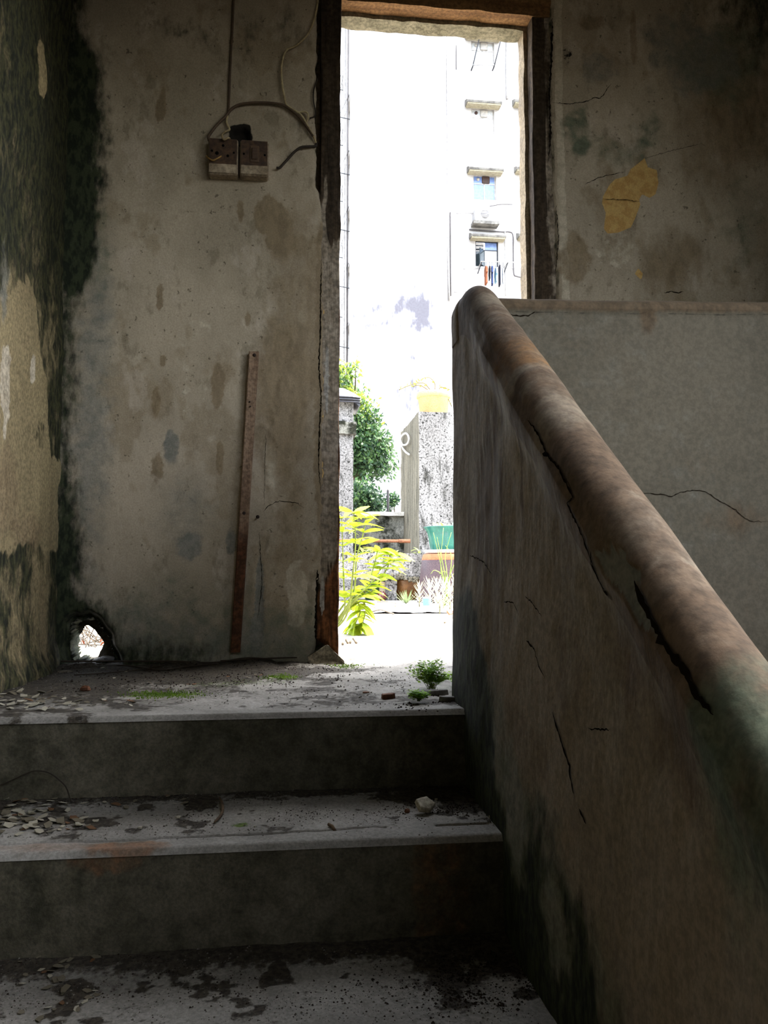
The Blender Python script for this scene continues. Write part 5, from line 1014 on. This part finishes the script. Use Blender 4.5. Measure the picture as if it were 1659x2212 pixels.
cable('frayed cable end dropping below the cable bend', [(683, 308), (682, 316), (668, 320), (650, 322), (636, 332), (624, 345), (612, 358), (604, 366), (597, 366)], .0042, cab_k, .012)
cable('short bent wire stub near the jamb', [(640, 248), (655, 245), (664, 248), (665, 258), (662, 268)], .003, cab_p, .012)
cable('thin wire hanging along the door jamb', [(686, 170), (678, 195), (677, 220), (681, 238), (680, 250), (670, 258)], .0024, cab_k, .010)
cable('bare yellow wire poking from the socket front', [(447, 346, .03), (452, 355, .046), (462, 361, .05), (470, 358, .05), (480, 350, .043)], .0026, plain('yellow_wire', (170, 132, 70), .6), .03)
# ---- plants
fern_m = leafmat('fresh_leaf', (170, 206, 84), (136, 184, 66)); fst = plain('fresh_stem', (130, 150, 70), .6)
for _n in fern_m.node_tree.nodes:
    if _n.type == 'MIX_SHADER': _n.inputs[0].default_value = .65
def fern(name, label, x, y, hgt, spread, nst, seed):
    p = onZ(x, y, 0.002); e = empty(name, p); tag(e, label, 'plant'); r = random.Random(seed); me = leafobj('fern', fern_m, .012, .008, .2)
    for k in range(nst):
        a = r.uniform(0, 6.28); s = spread * math.sqrt(r.random()); h_ = hgt * r.uniform(.45, 1.0) * (1 - .25 * s / spread); tip = p + np.array([s * math.cos(a), s * math.sin(a) * .6, h_]); w = catmull([p + np.array([r.uniform(-.3, .3) * spread * .6, r.uniform(-.2, .2) * spread * .5, 0]), (p + tip) / 2 + np.array([0, 0, h_ * .15]), tip], 4)
        sm = part(mobj('stem', *tube(w, .0007, 4), fst, e))
        lb = MB()
        for i in range(3, len(w)):
            for q in range(5):
                b_ = r.uniform(0, 6.28); rr = r.uniform(.004, .016); c_ = w[i] + np.array([rr * math.cos(b_), rr * math.sin(b_), r.uniform(-.003, .006)]); L = r.uniform(.006, .011); t_ = r.uniform(0, 6.28); u_ = np.array([math.cos(t_), math.sin(t_), r.uniform(-.5, .5)]) * L; n_ = np.array([-math.sin(t_), math.cos(t_), r.uniform(-.4, .4)]) * L * .45
                lb.add([c_ - u_ * .6, c_ + n_, c_ + u_ * .6, c_ - n_], [(0, 1, 2, 3)])
        f_ = part(lb.build('frond', fern_m, e)); 
    return e
fern('maidenhair_weed', 'bushy bright green weed at the landing edge by the parapet', 932, 1488, .085, .058, 34, 3)
fern('maidenhair_weed', 'low green sprig in front of the bushy weed', 905, 1515, .028, .022, 10, 5)
fern('maidenhair_weed', 'small green weed against the parapet foot', 990, 1482, .045, .026, 10, 7)
sp_ = onZ(672, 1430, .0); sg = empty('seedling', (sp_[0], sp_[1] - .02, .01)); tag(sg, 'tiny green seedling at the foot of the timber jamb', 'seedling'); b0 = np.array(sg.location)
tipp = at(684, 1400, b0[1]); part(mobj('stem', *tube(catmull([b0, b0 + (tipp - b0) * .5 + np.array([.004, 0, 0]), tipp], 5), .0014, 6), fst, sg, True)); sl = leafobj('seed', leafmat('seedling_leaf', (120, 180, 70), (90, 150, 60)), .035, .013, .15)
add_leaf(sg, sl, tipp, (.25, -.1, 1), .3, .75); add_leaf(sg, sl, tipp, (.7, -.2, .8), -.3, .7); add_leaf(sg, sl, b0 + np.array([0, 0, .012]), (-1, -.4, .5), 0, .9); add_leaf(sg, sl, b0 + np.array([0, 0, .008]), (1, -.3, .15), 0, .9); add_leaf(sg, sl, b0 + np.array([0, 0, .006]), (-.7, -.6, -.1), 0, .7)
# ---- stones and shards one can tell apart
slate = layered('grey_slate', (132, 130, 126), (102, 100, 98), ns=20.0, bump=.6, bscale=60.0); brk = layered('brown_shard', (128, 84, 58), (92, 62, 46), ns=20.0, bump=.5); chalk = layered('pale_stone', (196, 190, 170), (160, 150, 128), ns=18.0, layers=[dict(const=.18, col=(104, 92, 72), ns=25.0, amp=1.1, w=.15)], bump=.7, bscale=60.0)
def land_z(X, Y): return float(floor_z(np.array([X]), np.array([Y]))[0])
def slab(name, label, x, y, L, W, T, rot, mat, seed, z=0.0, tilt=(0, 0), sides=6, cat='stone'):
    p = onZ(x, y, z); r = random.Random(seed); poly = []
    for k in range(sides): a = 2 * math.pi * (k + r.uniform(-.2, .2)) / sides; q = r.uniform(.8, 1.1); poly.append((L / 2 * q * math.cos(a), W / 2 * q * math.sin(a)))
    V, F = prism(poly, 0, T, 'z'); V = np.array(V, float); top = V[:, 2] > T / 2; V[top, :2] *= .93; V[top, 2] += np.array([r.uniform(-.2, .2) * T for _ in range(top.sum())])
    zz_ = (land_z(p[0], p[1]) if z == 0 else z + .0); o = mobj(name, V, F, mat, None, loc=(p[0], p[1], zz_ - .001)); o.rotation_euler = (tilt[0], tilt[1], rot); bv = o.modifiers.new('bevel', 'BEVEL'); bv.width = T * .12; bv.segments = 1
    tag(o, label, cat); return o
slab('flat_stone', 'flat grey stone under the bushy green weed', 938, 1501, .072, .045, .013, .1, slate, 1)
slab('flat_stone', 'thin grey stone nearest the landing nosing', 969, 1514, .055, .03, .010, .05, slate, 2)
slab('flat_stone', 'tilted grey stone leaning on the parapet foot', 994, 1500, .045, .035, .010, .4, slate, 3, tilt=(0, -.5))
slab('brown_shard', 'brown broken shard in the middle of the landing edge', 838, 1508, .048, .026, .014, .2, brk, 4, sides=5, cat='shard')
slab('brown_shard', 'small thin brown shard left of the larger shard', 790, 1497, .022, .012, .004, .2, brk, 6, sides=5, cat='shard')
slab('pale_rock', 'pale angular rock on the upper step tread', 913, 1742, .050, .040, .013, .3, chalk, 8, z=ZT[1] + .014, tilt=(.6, .05), sides=5, cat='rock')
for k, (x, y, L, lab) in enumerate(((880, 1752, .012, 'dark pebble left of the pale angular rock'), (952, 1742, .012, 'brown pebble right of the pale angular rock'), (942, 1728, .010, 'dark chip behind the pale angular rock'), (1062, 1765, .014, 'pale chip beside the parapet on the upper tread'), (1056, 1772, .010, 'grey chip in front of the pale chip by the parapet'))):
    p = onZ(x, y, ZT[1] + .004); o = mobj('pebble', *stone(random.Random(k + 50), L / 2, L / 2.4, L / 3), (brk, chalk, slate)[(k * 2) % 3 if k != 3 else 1], None, loc=tuple(p)); tag(o, lab, 'pebble')
# curved dry twig and stub on the upper tread
def on_tread(x, y, k=1): p = onZ(x, y, ZT[k]); p[2] = float(tread_z(k, np.array([p[0]]), np.array([p[1]]))[0]); return p
twm = layered('dry_twig', (120, 100, 78), (80, 64, 50), ns=30.0, bump=.3)
w = [on_tread(*p) + np.array([0, 0, .004 + q]) for p, q in (((474, 1742), .006), ((481, 1752), .006), ((479, 1765), .003), ((472, 1773), .001), ((463, 1781), 0))]
o = mobj('curved_twig', *tube(catmull(w, 6), [.0018, .0022, .0026] + [.003] * 17 + [.0028, .0026, .0025, .0022, .0014], 7), twm, None, True); tag(o, 'curved brown twig lying on the upper tread', 'twig')
w = [on_tread(*p) + np.array([0, 0, .004]) for p in ((710, 1786), (718, 1790), (726, 1793))]; o = mobj('twig_stub', *tube(w, .0032, 7), twm, None, True); tag(o, 'short brown twig stub in the middle of the upper tread', 'twig')
w = [on_tread(495, 1802) + np.array([0, 0, .003]), on_tread(560, 1806) + np.array([0, 0, .004])]
# wire bowed against the riser, dry vines along the wall foot
def ris(x, y, k, off): p = at(x, y, YN[k]); return np.array([p[0], YN[k] - off, p[2]])
w = [ris(x, y, 0, o_) for x, y, o_ in ((-30, 1700, .012), (0, 1694, .012), (30, 1682, .012), (60, 1668, .012), (80, 1662, .012), (110, 1666, .014), (135, 1682, .018), (150, 1696, .024), (166, 1717, .05))]
o = mobj('thin_wire', *tube(catmull(w, 6), .0014, 6), plain('rust_wire', (44, 36, 24), .8), None, True); tag(o, 'thin dark wire bowed against the upper riser', 'wire')
vin = plain('dry_vine_bark', (58, 48, 36), .9)
for k, (pts, r, lab) in enumerate((([(170, 1428), (230, 1436), (300, 1440), (380, 1437), (460, 1440), (530, 1436), (580, 1432)], .003, 'long dry vine lying along the wall foot'), ([(215, 1438), (280, 1445), (340, 1452), (400, 1447), (470, 1444)], .0025, 'second dry vine sagging below the long one'), ([(160, 1462), (220, 1458), (290, 1452), (350, 1446)], .002, 'thin dry vine crossing the landing corner'), ([(480, 1434), (540, 1430), (590, 1436), (640, 1430)], .0025, 'dry root by the foot of the wooden batten'))):
    w = []
    for x, y in pts: p = onZ(x, y, .0); p[2] = land_z(p[0], p[1]) + .006; p[1] = min(p[1], YW0 - .03); w.append(p)
    o = mobj('dry_vine', *tube(catmull(w, 6), r, 6), vin, None, True); tag(o, lab, 'vine')
# ---- paint flakes: those that can be picked out one by one, the crumbs around them as stuff
fl_w = layered('paint_flake', (190, 186, 168), (160, 154, 134), ns=40.0, bump=.2); fl_b = layered('dull_flake', (128, 120, 100), (98, 92, 78), ns=40.0, bump=.2); fl_o = layered('rusty_flake', (126, 92, 62), (100, 74, 52), ns=40.0, bump=.2)
rnd = random.Random(101); FL = []
for k in range(14):
    V, F = flake(rnd, 1.0, .08); me = bpy.data.meshes.new('flake'); me.from_pydata(V, [], F); me.update(); FL.append((me, V, F))
def scatter_flakes(n, region, zfun, lab, grp, smin, smax, seed, pale=.5):
    r = random.Random(seed)
    for k in range(n):
        x, y = region(r); p = zfun(x, y); me0 = r.choice(FL)[0]; m = fl_w if r.random() < pale else (fl_b if r.random() < .8 else fl_o); key = (me0.name, m.name)
        if key not in LEAF: c_ = me0.copy(); c_.materials.append(m); LEAF[key] = c_
        s = r.uniform(smin, smax) ** 1.0; o = bpy.data.objects.new('paint_flake', LEAF[key]); COL.objects.link(o); o.location = (p[0], p[1], p[2] + s * .28); o.rotation_euler = (r.uniform(-.3, .3), r.uniform(-.3, .3), r.uniform(0, 6.28)); o.scale = (s, s, s * .8); tag(o, lab, 'paint flake', grp)
def zland(x, y): p = onZ(x, y, 0); p[2] = land_z(p[0], p[1]); p[0] = max(p[0], XL + .02); return p
scatter_flakes(55, lambda r: (r.uniform(2, 190) * r.random() ** .4, r.uniform(1496, 1536)), zland, 'peeled paint flake in the litter at the left end of the landing', 'paint flakes on the landing', .006, .018, 1, .55)
scatter_flakes(22, lambda r: (r.uniform(120, 290), r.uniform(1500, 1526)), zland, 'peeled paint flake strewn between the landing corner and the moss', 'paint flakes before the moss', .005, .013, 2, .4)
scatter_flakes(26, lambda r: (r.uniform(90, 620), r.uniform(1446, 1490)), zland, 'dull paint flake scattered along the wall foot', 'paint flakes along the wall foot', .005, .013, 5, .25)
slab('paint_chip', 'large white paint chip at the landing edge', 158, 1518, .030, .022, .003, .2, fl_w, 13, sides=6, cat='paint chip')
slab('paint_chip', 'large dull paint chip near the wall hole', 140, 1452, .045, .03, .004, .2, fl_b, 14, sides=6, cat='paint chip')
o = mobj('clay_lump', *stone(random.Random(9), .014, .008, .007), brk, None, loc=tuple(zland(184, 1492) + np.array([0, 0, .006]))); tag(o, 'rounded brown lump at the edge of the paint litter', 'lump')
tr1 = lambda x, y: on_tread(x, y, 1)
scatter_flakes(95, lambda r: (r.uniform(2, 250) * r.random() ** .5, r.triangular(1728, 1812, 1765)), tr1, 'peeled paint flake in the heap at the left end of the upper tread', 'paint flakes heaped on the tread', .006, .017, 3, .5)
scatter_flakes(30, lambda r: (r.uniform(170, 420), r.triangular(1716, 1760, 1730)), tr1, 'peeled paint flake along the foot of the upper riser', 'paint flakes along the riser', .005, .014, 4, .35)
for k, (x, y, L, lab) in enumerate(((70, 1778, .020, 'brightest white paint chip in the tread heap'), (168, 1780, .014, 'white paint chip right of the tread heap'), (385, 1765, .014, 'white paint chip near the curved twig'), (303, 1788, .011, 'small white paint chip in the bare part of the tread'), (550, 1786, .006, 'tiny white chip beside the twig stub'))):
    p = on_tread(x, y); o = slab('paint_chip', lab, x, y, L, L * .75, .003, .3 * k, fl_w, 60 + k, z=ZT[1] + .004, tilt=(.15, .1), sides=5, cat='paint chip')
tr2 = lambda x, y: on_tread(x, y, 2)
scatter_flakes(34, lambda r: (r.uniform(5, 210), r.uniform(2075, 2205)), tr2, 'peeled paint flake in the dark corner of the lower tread', 'paint flakes on the lower tread', .006, .014, 6, .35)
# fine grit lying on the landing and treads
grit_l = layered('grit', (120, 114, 104), (60, 54, 46), ns=60.0, bump=0)
def grit(name, label, n, region, zfun, smin, smax, seed, mat):
    r = random.Random(seed); VS = []; FS = []
    base = [(1, 0, 0), (-.5, .8, 0), (-.5, -.8, 0), (0, 0, .9), (0, 0, -.5)]; bf = [(0, 1, 3), (1, 2, 3), (2, 0, 3), (1, 0, 4), (2, 1, 4), (0, 2, 4)]
    pts = [region(r) for _ in range(n * 3)]; P = np.array([onZ(x, y, zfun[0]) for x, y in pts]); P[:, 2] = zfun[1](P[:, 0], P[:, 1])
    for p in P:
        if not (XL + .01 < p[0] < XF + .0) or len(VS) > n * 5 or fbm(p[0:1], p[1:2], 14, 3, seed + 40)[0] < r.uniform(.38, .60): continue
        s = smin * (smax / smin) ** (r.random() ** 2.2); a = r.uniform(0, 6.28); ca, sa = math.cos(a), math.sin(a); k = len(VS)
        VS += [(p[0] + s * (x * ca - y * sa), p[1] + s * (x * sa + y * ca), p[2] + s * (z * .8 + .25)) for x, y, z in base]; FS += [tuple(i + k for i in f) for f in bf]
    o = mobj(name, VS, FS, mat); tag(o, label, 'grit', None, 'stuff'); return o
gd = plain('dark_grit', (58, 50, 44), .95, .1, c2=(40, 34, 30)); gg = plain('grey_grit', (128, 124, 116), .95, .1, c2=(90, 86, 80))
fzl = (0.0, lambda X, Y: floor_z(X, Y)); fz1 = (ZT[1], lambda X, Y: tread_z(1, X, Y)); fz2 = (ZT[2], lambda X, Y: tread_z(2, X, Y))
grit('fine_gravel', 'grey grit strewn over the landing', 2600, lambda r: (r.uniform(0, 1000), r.triangular(1432, 1534, 1450)), fzl, .0008, .0036, 1, gg)
grit('dark_gravel', 'dark soil crumbs along the wall foot', 1500, lambda r: (r.uniform(80, 760) , r.triangular(1432, 1500, 1440)), fzl, .0010, .0042, 2, gd)
grit('dark_gravel', 'dark crumbs around the stones by the parapet', 500, lambda r: (r.gauss(945, 40), r.gauss(1512, 9)), fzl, .0012, .005, 3, gd)
grit('dark_gravel', 'dark soil crumbs on the upper tread', 1900, lambda r: (r.uniform(0, 1080), r.triangular(1706, 1795, 1712)), fz1, .0007, .0026, 4, gd)
grit('dark_gravel', 'heap of dark soil in the upper tread corner', 1200, lambda r: (r.gauss(985, 70), r.triangular(1700, 1770, 1708)), fz1, .0008, .0036, 8, gd)
grit('fine_gravel', 'pale grit on the upper tread', 900, lambda r: (r.uniform(0, 1000) * r.random() ** .3, r.uniform(1712, 1812)), fz1, .0008, .003, 5, gg)
grit('dark_gravel', 'dark crumbs on the lower tread', 1500, lambda r: (r.uniform(0, 1150), r.triangular(2055, 2212, 2080)), fz2, .0007, .0030, 6, gd)
grit('dark_gravel', 'soil in the lower tread corner by the parapet', 1300, lambda r: (r.gauss(1040, 80), r.gauss(2120, 45)), fz2, .0008, .0045, 9, gd)
grit('fine_gravel', 'pale grit on the lower tread', 900, lambda r: (r.uniform(0, 1100), r.uniform(2060, 2212)), fz2, .0008, .003, 7, gg)
ms_m = leafmat('moss_tuft', (112, 140, 44), (80, 108, 36))
def moss(label, x, y, rx, ry, n, seed):
    r = random.Random(seed); VS = []; FS = []
    for k in range(n):
        p = onZ(r.gauss(x, rx), r.gauss(y, ry), 0); p[2] = land_z(p[0], p[1]); h_ = r.uniform(.002, .006); a = r.uniform(0, 3.14); q = len(VS); dx, dy = .002 * math.cos(a), .002 * math.sin(a); VS += [(p[0] - dx, p[1] - dy, p[2]), (p[0] + dx, p[1] + dy, p[2]), (p[0] + r.uniform(-.002, .002), p[1] + r.uniform(-.002, .002), p[2] + h_)]; FS.append((q, q + 1, q + 2))
    o = mobj('moss', VS, FS, ms_m); tag(o, label, 'moss', None, 'stuff')
moss('green moss patch at the landing middle left', 350, 1498, 38, 4, 700, 1); moss('small moss patch near the jamb foot', 610, 1463, 18, 3, 300, 2); moss('thin moss at the door threshold', 745, 1441, 20, 2, 200, 3)
